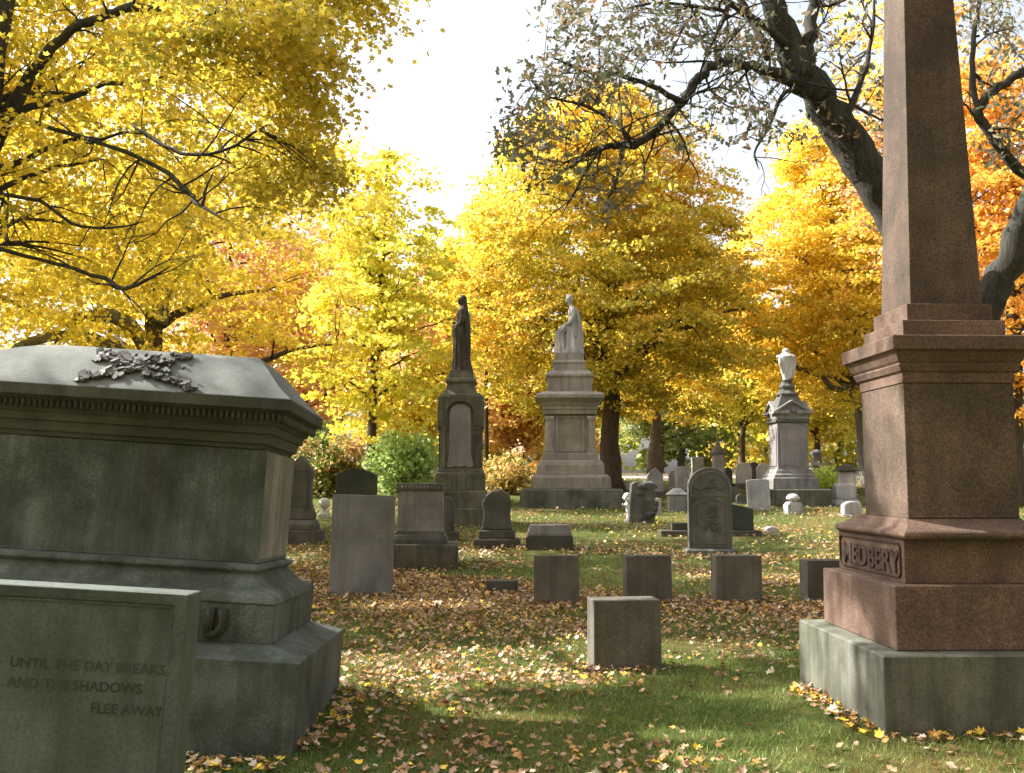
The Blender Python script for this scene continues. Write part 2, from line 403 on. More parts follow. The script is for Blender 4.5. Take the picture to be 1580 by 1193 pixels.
def limbs(mb, trunk, C, K, r0, seed, twigs=220, hmin=.3, wob=.25):
    """limbs from the trunk to chosen spray centres, then twigs from the limbs to the others"""
    rd = random.Random(seed); nodes = []
    tp = [Vector(p[:3]) for p in trunk]; tr = [p[3] for p in trunk]
    for i in range(len(tp)-1):
        for t in (0, .25, .5, .75): nodes.append((tp[i].lerp(tp[i+1], t), tr[i]*(1-t)+tr[i+1]*t))
    nodes = nodes[int(len(nodes)*hmin):]
    idx = list(range(len(C))); rd.shuffle(idx)
    ends = [Vector(C[i]) for i in idx[:K]]; lim = []
    for e in ends:
        # the start lies on the trunk, below the end
        best = min(nodes, key=lambda q: (q[0]-e).length+1.2*max(0, q[0].z-(e.z-.45*(Vector((e.x-q[0].x, e.y-q[0].y, 0)).length))))
        s, rs = best; d = e-s
        mid = s.lerp(e, .45)+Vector((rd.uniform(-wob, wob), rd.uniform(-wob, wob), .12*d.length))
        pts = bez(s, mid, e, 9)
        pts = [p+Vector((rd.uniform(-1, 1), rd.uniform(-1, 1), rd.uniform(-1, 1)))*.035*d.length*(0 if k in (0,) else .6) for k, p in enumerate(pts)]
        ra = min(rs*.62, r0)*rd.uniform(.7, 1.1)
        rad = [ra*(1-k/9.6)**.8+.008 for k in range(10)]
        mb.tube(pts, rad, 7); lim += [(p, rad[k]) for k, p in enumerate(pts) if k > 1]
    for i in idx[K:K+twigs]:
        e = Vector(C[i]); s, rs = min(lim, key=lambda q: (q[0]-e).length)
        if (s-e).length < .3 or (s-e).length > 1.7: continue
        mid = s.lerp(e, .5)+Vector((rd.uniform(-.2, .2), rd.uniform(-.2, .2), .1*(e-s).length))
        mb.tube(bez(s, mid, e, 4), [min(rs*.6, .035)*(1-k/5.5)+.004 for k in range(5)], 5)
def tree(name, label, px, py, Y=None, lean=(0, 0), h=12, r=.3, cen=None, rad=None, K=22, barkm='bark_brown', group=None, twigs=220, r0=.16, hmin=.3, flare=1.5, **kw):
    """a tree rooted at a place of the lawn; cen and rad of the crown in metres from the foot"""
    b = ground_at(px, py) if Y is None else Vector((at(px, py, Y).x, Y, g(at(px, py, Y).x, Y)))
    root = empty(name, b); tag(root, label, 'tree', group)
    seed = kw.get('seed', 1); rd = random.Random(seed+99)
    tr = []
    for i in range(9):
        t = i/8
        tr.append((lean[0]*t+rd.uniform(-.06, .06)*(0 if i == 0 else 1)*r*5, lean[1]*t+rd.uniform(-.05, .05)*r*4*(i > 0), h*t-.15*(i == 0), r*(flare if i == 0 else 1)*(1-.86*t**1.1)))
    mb = MB()
    n = 24; pts = []; rr = []
    for j in range(n+1):
        t = j/n*8; i = min(int(t), 7); f = t-i
        pts.append(Vector(tr[i][:3]).lerp(Vector(tr[i+1][:3]), f)); ra = tr[i][3]*(1-f)+tr[i+1][3]*f
        if j == 1: ra = r*1.12
        rr.append(ra)
    mb.tube(pts, rr, 12, .07)
    # crown built in world space for the sun spots, then moved into the tree's own space
    kw2 = dict(kw); cw = (b.x+cen[0], b.y+cen[1], b.z+cen[2])
    C = crown(root, cw, rad, **kw2)
    cr = root.children[0]; cr.data.transform(Matrix.Translation(-b))
    Cl = C-np.array(b)
    limbs(mb, tr, Cl, K, r0, seed, twigs, hmin)
    mb.build('trunk', M[barkm], root, smooth=True)
    return root

# ------------------------------------------------------------ stones
def text_mb(s, size, depth, Mx, align='LEFT', wscale=1.0, bold=0.0):
    cu = bpy.data.curves.new('t', 'FONT'); cu.body = s; cu.size = size; cu.extrude = depth; cu.align_x = align
    cu.offset = bold; cu.resolution_u = 3
    o = bpy.data.objects.new('t', cu); COL.objects.link(o)
    dg = bpy.context.evaluated_depsgraph_get(); me = bpy.data.meshes.new_from_object(o.evaluated_get(dg))
    mb = MB(); vs = [Mx@Vector((v.co.x*wscale, v.co.y, v.co.z)) for v in me.vertices]
    mb.add(vs, [tuple(p.vertices) for p in me.polygons])
    bpy.data.objects.remove(o); bpy.data.meshes.remove(me); bpy.data.curves.remove(cu)
    return mb
FRONT = Matrix(((1, 0, 0, 0), (0, 0, -1, 0), (0, 1, 0, 0), (0, 0, 0, 1)))       # glyph plane onto the front (-y) face
LEFT = Matrix(((0, 0, -1, 0), (-1, 0, 0, 0), (0, 1, 0, 0), (0, 0, 0, 1)))       # onto the left (-x) face
def T(x, y, z): return Matrix.Translation((x, y, z))
def sculpt(name, mb, mat, parent, voxel=.02, sm=3, fold=None):
    me = mb.mesh('tmp'); o = bpy.data.objects.new('tmp', me); COL.objects.link(o)
    r = o.modifiers.new('r', 'REMESH'); r.mode = 'VOXEL'; r.voxel_size = voxel
    s = o.modifiers.new('s', 'SMOOTH'); s.iterations = sm; s.factor = .5
    dg = bpy.context.evaluated_depsgraph_get(); m2 = bpy.data.meshes.new_from_object(o.evaluated_get(dg))
    bpy.data.objects.remove(o); m2.name = name
    m2.polygons.foreach_set('use_smooth', [True]*len(m2.polygons))
    return link_mesh(name, m2, mat, parent)
def drape(mb, prof, fl=13, amp=.07, n=78, ph=0.0):
    """cloth over a body: rows of (z, cx, cy, rx, ry)"""
    vs = []; fs = []
    for i, (z, cx, cy, rx, ry) in enumerate(prof):
        for k in range(n):
            a = 2*math.pi*k/n; f = 1+amp*math.cos(fl*a+ph+.5*z)+amp*.5*math.cos((fl*.5//1*2+1)*a+2*z)
            vs.append((cx+rx*f*math.cos(a), cy+ry*f*math.sin(a), z))
    for i in range(len(prof)-1):
        for k in range(n): fs.append((i*n+k, i*n+(k+1) % n, (i+1)*n+(k+1) % n, (i+1)*n+k))
    fs.append(tuple(range(n-1, -1, -1))); fs.append(tuple((len(prof)-1)*n+k for k in range(n)))
    mb.add(vs, fs)
def arch(w, h, rise, n=14, x0=0, z0=0):
    """outline with an arched top of the given rise; half width w"""
    r = (w*w+rise*rise)/(2*rise); a0 = math.asin(min(1, w/r)) if rise <= w else math.pi-math.asin(w/r)
    pts = [(x0-w, z0), (x0+w, z0)]
    for i in range(n+1):
        a = a0-2*a0*i/n; pts.append((x0+r*math.sin(a), z0+h-r+r*math.cos(a)))
    return pts
def rect(x0, x1, z0, z1): return [(x0, z0), (x1, z0), (x1, z1), (x0, z1)]
def inset(out, d):
    cx = sum(p[0] for p in out)/len(out); cz = sum(p[1] for p in out)/len(out)
    xs_ = [p[0] for p in out]; zs_ = [p[1] for p in out]
    w = (max(xs_)-min(xs_))/2; h = (max(zs_)-min(zs_))/2; mx = (max(xs_)+min(xs_))/2; mz = (max(zs_)+min(zs_))/2
    return [(mx+(x-mx)*(w-d)/w, mz+(z-mz)*(h-d)/h) for x, z in out]

# --- tall obelisk monument on the right
ob = empty('obelisk_monument', (3.04, 7.15, g(3.04, 7.15)), (0, 0, R(1.5)))
tag(ob, 'tall reddish granite obelisk with a raised family name, on a green stained base', 'monument')
MB().rings([(.725, .855, -.3), (.72, .85, .485), (.712, .842, .497)], 0, .13).build('base', M['base_granite'], ob, .012)
MB().rings([(.567, .697, .498), (.565, .695, .915)], 0, .13).build('lower_step', M['red_granite'], ob, .01)
MB().rings([(.446, .616, .916), (.446, .616, 1.205), (.452, .622, 1.21)], 0, .17).build('name_plinth', M['red_granite'], ob, .008)
MB().rings([(.452, .622, 1.2105), (.474, .64, 1.218), (.485, .65, 1.235), (.48, .645, 1.255), (.462, .63, 1.268), (.44, .60, 1.275), (.408, .52, 1.315), (.395, .47, 1.345)], 0, .10).build('plinth_moulding', M['red_granite'], ob, .004)
MB().rings([(.385, .385, 1.346), (.381, .381, 1.36), (.381, .381, 2.26)]).build('die', M['red_granite_dark'], ob, .006)
MB().rings([(.376, .376, 2.261), (.388, .388, 2.262), (.39, .39, 2.335), (.405, .405, 2.34), (.425, .425, 2.385), (.415, .415, 2.392), (.43, .43, 2.41), (.455, .455, 2.465), (.47, .47, 2.478), (.483, .483, 2.482), (.483, .483, 2.572), (.478, .478, 2.579)]).build('cornice', M['red_granite'], ob, .004)
MB().rings([(.36, .36, 2.58), (.358, .358, 2.70)]).build('step', M['red_granite'], ob, .006)
MB().rings([(.302, .302, 2.701), (.30, .30, 2.825)]).build('step', M['red_granite'], ob, .006)
MB().rings([(.256, .256, 2.826), (.187, .187, 5.0), (.10, .10, 7.75), (.004, .004, 7.95)]).build('shaft', M['red_granite_dark'], ob, .006)
lt = text_mb('MEDBERY', .20, .012, T(-.448, .67, .985)@LEFT, 'LEFT', 1.22, .006)
lt.build('family_name', M['letter_red'], ob)
oc = [(a-.17, b) for a, b in [(-.54, .95), (.54, .95), (.57, .975), (.57, 1.16), (.54, 1.185), (-.54, 1.185), (-.57, 1.16), (-.57, .975)]]
fr = MB().frame(oc, inset(oc, .012), -.013, 0)
fr.v = [(-.446+y, -x, z) for x, y, z in fr.v]
fr.build('name_frame_shade', M['letter_red'], ob)  # dark bars of the frame stand in for the recess shadow round the name

# --- big hip-roofed tomb on the left, settled towards its right corner
tomb = empty('tomb_monument', (-2.57, 6.88, .088), (R(-2.0), R(3.6), R(1.5)))
tag(tomb, 'massive green stained granite tomb with carved oak leaves on its hipped lid', 'tomb monument')
def tz(z): return z if z < 1.035 else 1.035+(z-1.035)*.957
def tombr(prof): return MB().rings([(a+.30, b, tz(c)) for a, b, c in prof], -.30)
tombr([(1.27, .94, -.5), (1.26, .93, .492), (1.257, .927, .496), (1.045, .715, .566)]).build('base', M['green_granite'], tomb, .003)
tombr([(1.04, .71, .567), (1.04, .71, .80)]).build('plinth', M['green_granite'], tomb, .003)
tombr([(1.045, .715, .801), (1.05, .72, .81), (1.035, .705, .845), (1.0, .67, .872), (.975, .645, .878), (.955, .625, .885), (.93, .60, .90), (.895, .565, .935), (.87, .54, .965), (.865, .535, .982), (.885, .555, .985), (.895, .565, 1.0), (.89, .56, 1.02), (.87, .54, 1.03), (.84, .49, 1.035)]).build('plinth_moulding', M['green_granite'], tomb, .002)
tombr([(.865, .465, 1.036), (.86, .46, 1.05), (.855, .455, 1.80)]).build('die', M['green_granite'], tomb, .006)
MB().box(.8555, .862, -.452, .452, 1.06, 1.755).build('side_panel', M['side_granite'], tomb)
tombr([(.83, .47, 1.801), (.84, .48, 1.83), (.86, .50, 1.835), (.865, .505, 1.865), (.875, .515, 1.90), (.895, .535, 1.905), (.90, .54, 1.955), (.915, .555, 1.96), (.935, .575, 2.0), (.965, .605, 2.045), (.985, .625, 2.055), (1.01, .65, 2.06), (1.012, .652, 2.135)]).build('cornice', M['cornice_granite'], tomb, .004)
eg = MB()
for s, hx, hy in ((0, .935, .575), (1, .935, .575)):
    n = 68 if s == 0 else 32
    for k in range(n):
        t = -1+2*(k+.5)/n
        for sg in (-1, 1):
            c = (t*1.26-.30, sg*.597, tz(2.012)) if s == 0 else (sg*1.257-.30, t*.60, tz(2.012))
            eg.ball(c, (.013, .022, .034) if s == 0 else (.022, .013, .034), None, 7, 5)
eg.build('egg_moulding', M['cornice_granite'], tomb, smooth=True)
lidp = [(1.008, .648, 2.089), (1.0, .64, 2.10), (.93, .575, 2.155), (.865, .50, 2.225), (.80, .42, 2.30), (.745, .345, 2.355), (.70, .25, 2.395), (.63, .15, 2.415), (.54, .06, 2.425)]
lx = [1.61, 1.60, 1.40, 1.21, 1.03, .88, .75, .65, .56]
lb = MB(); LR = list(zip(lidp, lx))
for sd_ in range(4):      # each slope of the lid is smooth, the hips between them stay sharp
    vs = []
    for (a, b, c), x0_ in LR:
        P4 = [(-x0_, -b, c), (a, -b, c), (a, b, c), (-x0_, b, c)]; vs += [P4[sd_], P4[(sd_+1) % 4]]
    lb.add(vs, [(2*i, 2*i+1, 2*i+3, 2*i+2) for i in range(len(LR)-1)])
(a, b, c), x0_ = LR[-1]; lb.add([(-x0_, -b, c), (a, -b, c), (a, b, c), (-x0_, b, c)], [(0, 1, 2, 3)])
lb.build('lid', M['lid_granite'], tomb, 0, True)
def lid_pt(x, t):
    """point on the front slope of the lid, t from the eaves (0) to the ridge (1)"""
    f = t*(len(lidp)-1); i = min(int(f), len(lidp)-2); f -= i
    y = -(lidp[i][1]*(1-f)+lidp[i+1][1]*f); z = lidp[i][2]*(1-f)+lidp[i+1][2]*f
    return Vector((x, y, z))
def oak_out(s):
    o = [(0, -.5), (.1, -.38), (.24, -.3), (.16, -.16), (.34, -.02), (.2, .1), (.27, .26), (.12, .34), (0, .5)]
    return [(x*s, z*s) for x, z in o]+[(-x*s, z*s) for x, z in o[-2:0:-1]]
oak = MB(); rd = random.Random(5)
for (x0, t0, x1, t1) in ((-.34, .56, .36, .18), (-.34, .20, .24, .60)):
    pts = [lid_pt(x0+(x1-x0)*i/8, t0+(t1-t0)*i/8)+Vector((0, -.012, .012)) for i in range(9)]
    oak.tube(pts, [.011]*9, 7)
    for i in range(30 if x1 > .2 else 22):
        f = i/(29 if x1 > .2 else 21); c = lid_pt(x0+(x1-x0)*f+rd.uniform(-.02, .02), t0+(t1-t0)*f+rd.uniform(-.07, .07))
        for q in range(2):
            Mx = Matrix.Translation(c+Vector((rd.uniform(-.02, .02), -.012, .012+.01*q)))@Euler((R(-52+rd.uniform(-22, 22)), R(rd.uniform(-25, 25)), 0)).to_matrix().to_4x4()@Euler((0, R(rd.uniform(-70, 70)+(60 if t1 < t0 else -60)*-1), 0)).to_matrix().to_4x4()
            oak.prism(oak_out(rd.uniform(.06, .10)), -.006, .006, Mx)
    for i in range(7):
        c = lid_pt(x0+(x1-x0)*(.45+.5*rd.random()), t0+(t1-t0)*(.45+.5*rd.random()))+Vector((0, -.04, .04)); oak.ball(c, .013, None, 8, 6)
oak.build('oak_spray', M['bronze'], tomb)
# rustic raised letters, the last two of a name hidden by the headstone
for (x, w) in ((.50, .11), (.70, .10)):
    rl = MB()
    rl.tube([(x-w*.42, -.725, .77), (x-w*.38, -.73, .70), (x-w*.45, -.725, .62)], [.034, .028, .034], 7)
    rl.tube([(x+w*.35, -.725, .765), (x+w*.42, -.73, .70), (x+w*.36, -.728, .655), (x, -.728, .612), (x-w*.5, -.725, .618)], [.034, .03, .032, .028, .032], 7)
    rl.tube([(x+w*.2, -.72, .75), (x+w*.62, -.728, .74)], [.022, .018], 6)
    rl.build('raised_letter', M['letter_dark'], tomb, smooth=True)

# --- inscribed headstone at the left edge
hs = empty('headstone', (-1.995, 4.40, -.02), (R(-1.5), R(3.4), R(1.2)))
tag(hs, 'flat topped grey green headstone with a three line inscription in front of the big tomb', 'headstone')
W_, H_ = .51, 1.165
MB().box(-W_, W_, 0, .20, -.4, H_).build('slab', M['slab_green'], hs, .012)
o1 = rect(-W_+.001, W_-.001, -.4, H_-.002); o2 = rect(-W_+.055, W_-.055, -.36, H_-.05)
MB().frame(o1, o2, -.018, .003).build('raised_border', M['slab_green'], hs, .004)
o3 = inset(o2, .014); MB().frame([(x, z) for x, z in inset(o2, .001)], o3, -.009, .002).build('inner_border', M['slab_green'], hs, .003)
for s, x, z, al in (('UNTIL THE DAY BREAKS', -.235, .815, 'LEFT'), ('AND THE SHADOWS', -.235, .730, 'LEFT'), ('FLEE AWAY', .445, .640, 'RIGHT')):
    text_mb(s, .060, .0012, T(x, -.0006, z)@FRONT, al, 1.02 if al == 'LEFT' else 1.0, .0012).build('inscription', M['letter_faint'], hs)

# --- pixel-placed stones
def foot(pxc, pyb, th=0.0):
    p = ground_at(pxc, pyb); k = p.y/FPX/CP
    q = Vector((p.x*(p.y+th/2)/p.y, p.y+th/2, p.z)); return q, k
def marker(name, label, px0, px1, pyt, pyb, th, mat, style='flat', base=None, yaw=0, roll=0, pitch=0, group=None, cat='gravestone', bev=.012, rise=.3, basem=None, top=None):
    q, k = foot((px0+px1)/2, pyb, th); w = (px1-px0)*k/2; h = (pyb-pyt)*k
    z0 = -.12; rot = (R(pitch), R(roll), R(yaw))
    if style == 'flat': out = rect(-w, w, z0, h)
    elif style == 'arch': out = arch(w, h-z0, w*2*rise, 16, 0, z0)
    elif style == 'round': out = arch(w, h-z0, w, 20, 0, z0)
    elif style == 'point': out = [(-w, z0), (w, z0), (w, h*.72), (w*.6, h*.86), (0, h), (-w*.6, h*.86), (-w, h*.72)]
    elif style == 'shoulder':
        a = arch(w*.78, h-z0, w*.6, 14, 0, z0)[2:]; out = [(-w, z0), (w, z0), (w, h*.80), (w*.80, h*.84)]+a+[(-w*.80, h*.84), (-w, h*.80)]
    elif style == 'slant': out = [(-w, z0), (w, z0), (w, h*.78), (w*.2, h*.95), (-w, h)]
    if base:
        ex, bh, dep = base; bh *= k; ex *= k
        root = empty(name, q, rot)
        out = [(x, z if z > 0 else bh+.002) for x, z in out]
        MB().prism(out, -th/2, th/2).build('slab', M[mat], root, bev)
        MB().rings([(w+ex, th/2+dep, -.15), (w+ex, th/2+dep, bh*.9), (w+ex-.015, th/2+dep-.015, bh)]).build('base', M[basem or mat], root, .01)
    else:
        root = MB().prism(out, -th/2, th/2).build(name, M[mat], None, bev); root.location = q; root.rotation_euler = rot
    tag(root, label, cat, group); return root, k, w, h

GS = 'plain low square footstones in the row'
def footstone(label, px0, px1, pyt, pyb, th, yaw, roll, group=GS, mat='brown', mound=True, pitch=0):
    q, k = foot((px0+px1)/2, pyb, th); w = (px1-px0)*k/2; h = (pyb-pyt)*k
    r = empty('gravestone', q, (R(pitch), R(roll), R(yaw))); tag(r, label, 'gravestone', group)
    MB().rings([(w*1.0, th/2, .0), (w*.99, th/2*.98, h*.985), (w*.98, th/2*.96, h)]).build('block', M[mat], r, .004)
    if mound: MB().rings([(w*1.10, th/2+.03, -.15), (w*1.08, th/2+.025, .02), (w*1.0, th/2+.004, .055)]).build('footing', M['brown_dark'], r, .012)
    return r
footstone('low square brown stone at the left end of the row of small blocks', 824, 893, 860, 935, .20, -1, 0)
footstone('low square brown stone second from left, behind the single nearer block', 964, 1034, 860, 931, .26, 3, 0)
footstone('low square brown stone between the carved headstone and the obelisk', 1101, 1172, 860, 932, .28, 3, .3)
footstone('low dark square stone half hidden behind the plinth of the obelisk', 1240, 1318, 867, 928, .30, 4, 0, mat='brown_dark')
footstone('single square stone standing nearest, in front of the row', 911, 1015, 931, 1036, .30, 7, 0, group=None, mat='brown')

# carved arched headstone
q, k = foot(1096, 856, .22); w, h = 33*k, 132*k
r = empty('headstone', q, (0, 0, R(-1))); tag(r, 'tall round topped headstone with a carved scroll and dark stained relief', 'headstone')
bz = 9*k
MB().rings([(w+.07, .24, -.15), (w+.07, .24, bz*.7), (w+.03, .2, bz)]).build('base', M['grey_mid'], r, .01)
out = arch(w, h-bz, w*.80, 20, 0, bz+.002)
MB().prism(out, -.09, .09).build('slab', M['grey_mid'], r, .012)
top = arch(w*.90, h*.30, w*.70, 16, 0, h*.66)
MB().frame(top, inset(top, .025), -.102, -.088).build('arched_border', M['grey_mid'], r, .003)
mid = arch(w*.80, h*.52, w*.30, 12, 0, h*.12)
MB().frame(mid, inset(mid, .018), -.100, -.088).build('panel_border', M['grey_mid'], r, .003)
cv = MB(); rd = random.Random(3)
for i in range(16):
    a = rd.uniform(-1, 1); cv.ball((a*.08, -.092, h*.83+rd.uniform(-.1, .08)), (rd.uniform(.02, .045), .014, rd.uniform(.02, .05)), None, 8, 6)
for sg in (-1, 1): cv.tube([(sg*w*.75, -.094, h*.78), (sg*w*.5, -.1, h*.74), (sg*w*.2, -.1, h*.78)], [.012, .02, .012], 6)
cv.build('carved_scroll', M['grey_dark'], r, smooth=True)
cv = MB()
for i in range(30):
    z = rd.random(); cv.ball((rd.uniform(-.75, .75)*w*(.9-.5*z)*.8, -.091, h*(.28+.26*z)), (rd.uniform(.03, .07), .012, rd.uniform(.03, .09)), None, 8, 6)
cv.build('stained_relief', M['grey_dark'], r, smooth=True)

# plain tall slab left of the centre
marker('headstone', 'plain tall mottled grey slab headstone leaning slightly, left of the pedestal stone', 509, 604, 768, 921, .13, 'slab_grey', 'flat', None, yaw=-3, roll=1.2, bev=.008)
# grey pedestal block on a wide green base
q, k = foot(648, 881, 1.1); r = empty('pedestal_monument', q, (0, R(.6), R(2)))
tag(r, 'square grey pedestal monument with worn lettering along its top, on a wide mossy base', 'monument')
MB().rings([(.58, .55, -.2), (.58, .55, .40), (.57, .54, .42)], .05).build('base', M['mon_dark'], r, .012)
MB().rings([(.45, .43, .421), (.45, .43, .49), (.42, .40, .55), (.40, .37, .57), (.385, .355, .62)]).build('moulding', M['grey_dark'], r, .006)
MB().rings([(.385, .35, .621), (.37, .34, .68), (.365, .335, 1.29)]).build('die', M['grey'], r, .006)
MB().rings([(.385, .355, 1.291), (.39, .36, 1.30), (.39, .36, 1.40), (.375, .345, 1.415)]).build('cap', M['mon_dark'], r, .006)
cv = MB(); rd = random.Random(8)
for i in range(11): cv.ball((-.3+.06*i, -.362, 1.35), (.018, .012, .028), None, 6, 5)
cv.build('worn_lettering', M['grey'], r, smooth=True)
# stone behind the tomb
q, k = foot(462, 840, .6); r = empty('gravestone', q, (0, R(.5), 0)); tag(r, 'dark grey stone with sloping shoulders and scroll foot, half hidden behind the big tomb', 'gravestone')
u = k
MB().rings([(34*u, .35, -.15), (34*u, .35, 20*u), (33*u, .34, 21*u)]).build('base', M['brown_dark'], r, .01)
MB().rings([(27*u, .27, 21.5*u), (27*u, .27, 29*u), (23*u, .22, 36*u)]).build('plinth', M['grey_dark'], r, .01)
o = [(-22*u, 36.3*u), (22*u, 36.3*u), (24*u, 44*u), (19*u, 56*u), (17*u, 64*u), (17*u, 98*u), (19*u, 110*u), (13*u, 122*u), (2*u, 135*u), (-2*u, 135*u), (-13*u, 122*u), (-19*u, 110*u), (-17*u, 98*u), (-17*u, 64*u), (-19*u, 56*u), (-24*u, 44*u)]
MB().prism(o, -.13, .13).build('slab', M['grey_dark'], r, .02)
MB().frame(rect(-13*u, 13*u, 56*u, 112*u), rect(-11.5*u, 11.5*u, 57.5*u, 110.5*u), -.142, -.128).build('panel_border', M['dark_green'], r, .003)
marker('gravestone', 'dark green stone with a low arched top showing behind the plain slab', 519, 580, 725, 822, .3, 'dark_green', 'arch', (5, 12, .08), rise=.17)
# ball finial far left
q, k = foot(500, 800, .3); r = empty('gravestone', q); tag(r, 'small white ball on a block in the sun beyond the dark arched stone', 'gravestone')
MB().rings([(8*k, 8*k, -.1), (8*k, 8*k, 6*k), (4*k, 4*k, 12*k)]).build('block', M['marble'], r, .02)
MB().lathe([(2*k, 12*k), (3.5*k, 13*k)]+[(9*k*math.sin(R(a)), 22*k-9*k*math.cos(R(a))) for a in range(25, 180, 15)]+[(.2*k, 31*k)], n=16).build('ball', M['marble'], r, smooth=True)
# small rounded stones by the statue column
marker('gravestone', 'small round topped grey stone in shadow between the pedestal and the statue column', 676, 701, 768, 836, .22, 'grey_dark', 'round', (7, 16, .1), basem='brown_dark')
q, k = foot(767, 846, .5); r = empty('gravestone', q, (0, 0, R(-2))); tag(r, 'dark weathered stone with a rough knotted top, on a dark brown base', 'gravestone')
MB().rings([(35*k, .30, -.15), (35*k, .30, 12*k), (33*k, .28, 14*k)]).build('base', M['brown_dark'], r, .015)
MB().rings([(28*k, .22, 14.3*k), (27*k, .21, 25*k), (25*k, .19, 27*k)]).build('plinth', M['brown_dark'], r, .015)
mb = MB(); mb.prism([(x*k, z*k) for x, z in ((-24, 27), (24, 27), (22, 36), (20, 50), (22, 70), (18, 82), (6, 89), (-8, 87), (-18, 78), (-22, 66), (-20, 48), (-22, 34))], -.16, .16)
rd = random.Random(4)
for i in range(26):
    a = R(rd.uniform(-20, 200)); mb.ball((20*k*math.cos(a), rd.uniform(-.15, .1), (66+18*math.sin(a))*k), rd.uniform(2.2, 4.5)*k, None, 8, 6)
sculpt('slab', mb, M['grey_dark'], r, .018, 1)
# polished slab marker, small block
q, k = foot(848, 849, .5); r = empty('grave_marker', q, (0, 0, R(-3))); tag(r, 'low dark slab with a paler cushion shaped top, lying in the grass', 'grave marker')
MB().rings([(36*k, .26, -.1), (36*k, .26, 19*k), (35*k, .25, 20*k)]).build('base', M['brown_dark'], r, .01)
MB().rings([(34*k, .25, 20.3*k), (34*k, .25, 25*k), (30*k, .2, 38*k)]).build('bevelled_top', M['grey'], r, .02)
marker('grave_marker', 'small low brown block poking out of the leaves left of the row of blocks', 751, 799, 897, 916, .25, 'brown_dark', 'flat', cat='grave marker')
marker('grave_marker', 'flat round grey stone lying alone on the lawn right of the carved headstone', 1180, 1199, 813, 823, .25, 'marble_grey', 'arch', rise=.2, bev=.03, cat='grave marker')

# rustic stone pile with a little white figure beside it
q, k = foot(988, 808, .5); mb = MB(); rd = random.Random(12)
for i in range(60):
    z = rd.random(); w_ = 21-3*z
    mb.ball(((rd.uniform(-1, 1)*w_+3+4*z)*k, rd.uniform(-.2, .2), (z*60+2)*k), (rd.uniform(4, 7)*k, .07, rd.uniform(3.5, 6)*k), None, 8, 6)
mb.prism([(x*k, z*k) for x, z in ((-20, -8), (21, -8), (22, 62), (-8, 64), (-14, 60))], -.17, .17)
o = sculpt('rustic_gravestone', mb, M['grey_dark'], None, .022, 1); o.location = q
tag(o, 'rough dark boulder gravestone between the big maple and the carved headstone', 'gravestone')
q, k = foot(969, 806, .2); q.y += .1; mb = MB()
mb.ball((0, 0, 38*k), (6.5*k, 6.5*k, 7*k)); mb.tube([(0, 0, 33*k), (1*k, 0, 27*k), (3*k, 0, 15*k)], [2.5*k, 5*k, 5*k], 10)
mb.tube([(-1*k, 0, 28*k), (-6*k, -.02, 25*k), (-8*k, -.03, 28*k)], [2.2*k, 1.8*k, 1.4*k], 8)
mb.tube([(3*k, 0, 15*k), (1*k, 0, 8*k), (-1*k, 0, 0)], [3.4*k, 2.6*k, 2*k], 8); mb.tube([(5*k, 0, 15*k), (5*k, 0, 8*k), (4*k, 0, 0)], [3.4*k, 2.6*k, 2*k], 8)
mb.ball((-2.2*k, 0, .8*k), (3.5*k, 2*k, 1.4*k)); mb.ball((3*k, 0, .8*k), (3.5*k, 2*k, 1.4*k)); mb.ball((-6.6*k, 0, 37*k), (1.2*k, 1.2*k, 1.6*k))
o = sculpt('child_statue', mb, M['marble'], None, .012, 2); o.location = q
tag(o, 'small pale statue of a child with a round head leaning on the boulder gravestone', 'statue')
marker('gravestone', 'small rounded bluish stone just showing right of the boulder gravestone', 1006, 1020, 769, 796, .2, 'marble_grey', 'round', bev=.03)

# low monument behind the carved headstone
q, k = foot(1094, 828, .5); r = empty('low_monument', q, (0, 0, R(-2))); tag(r, 'mossy green block on a long low base running behind the carved arched headstone', 'monument')
MB().rings([(76*k, .3, -.15), (76*k, .3, 8*k), (75*k, .29, 9*k)]).build('base', M['brown_dark'], r, .01)
MB().prism([(x*k, z*k) for x, z in ((20, 9.3), (66, 9.3), (66, 42), (30, 50), (20, 50))], -.2, .2).build('block', M['dark_green'], r, .02)
MB().rings([(14*k, .16, 9.3*k), (14*k, .16, 20*k)], -44*k).build('block', M['brown_dark'], r, .012)
# roofed stone
q, k = foot(1045, 790, .4); r = empty('gravestone', q); tag(r, 'small grey stone with a pitched cap just left of the carved arched headstone', 'gravestone')
MB().rings([(14*k, .16, -.1), (14*k, .16, 25*k)]).build('die', M['grey'], r, .012)
MB().rings([(16*k, .2, 25.3*k), (16*k, .2, 27*k), (5*k, .05, 36*k)]).build('pitched_cap', M['marble_grey'], r, .012)
marker('gravestone', 'smooth pale grey slab tilted to the left in front of the urn monument', 1154, 1189, 740, 788, .12, 'marble_grey', 'arch', None, roll=-1.5, pitch=-3, rise=.05, bev=.02)
q, k = foot(1224, 794, .3); r = empty('gravestone', q, (0, 0, R(8))); tag(r, 'small sunlit dome capped post in front of the urn monument', 'gravestone')
MB().rings([(12.5*k, 9*k, -.1), (12.5*k, 9*k, 14*k), (9*k, 7*k, 19*k)]).build('block', M['marble_grey'], r, .02)
MB().lathe([(6*k, 19.2*k), (6*k, 22*k), (10.5*k, 23*k), (10*k, 26*k), (7*k, 30*k), (2*k, 31.5*k)], n=18).build('dome_cap', M['marble'], r, smooth=True)
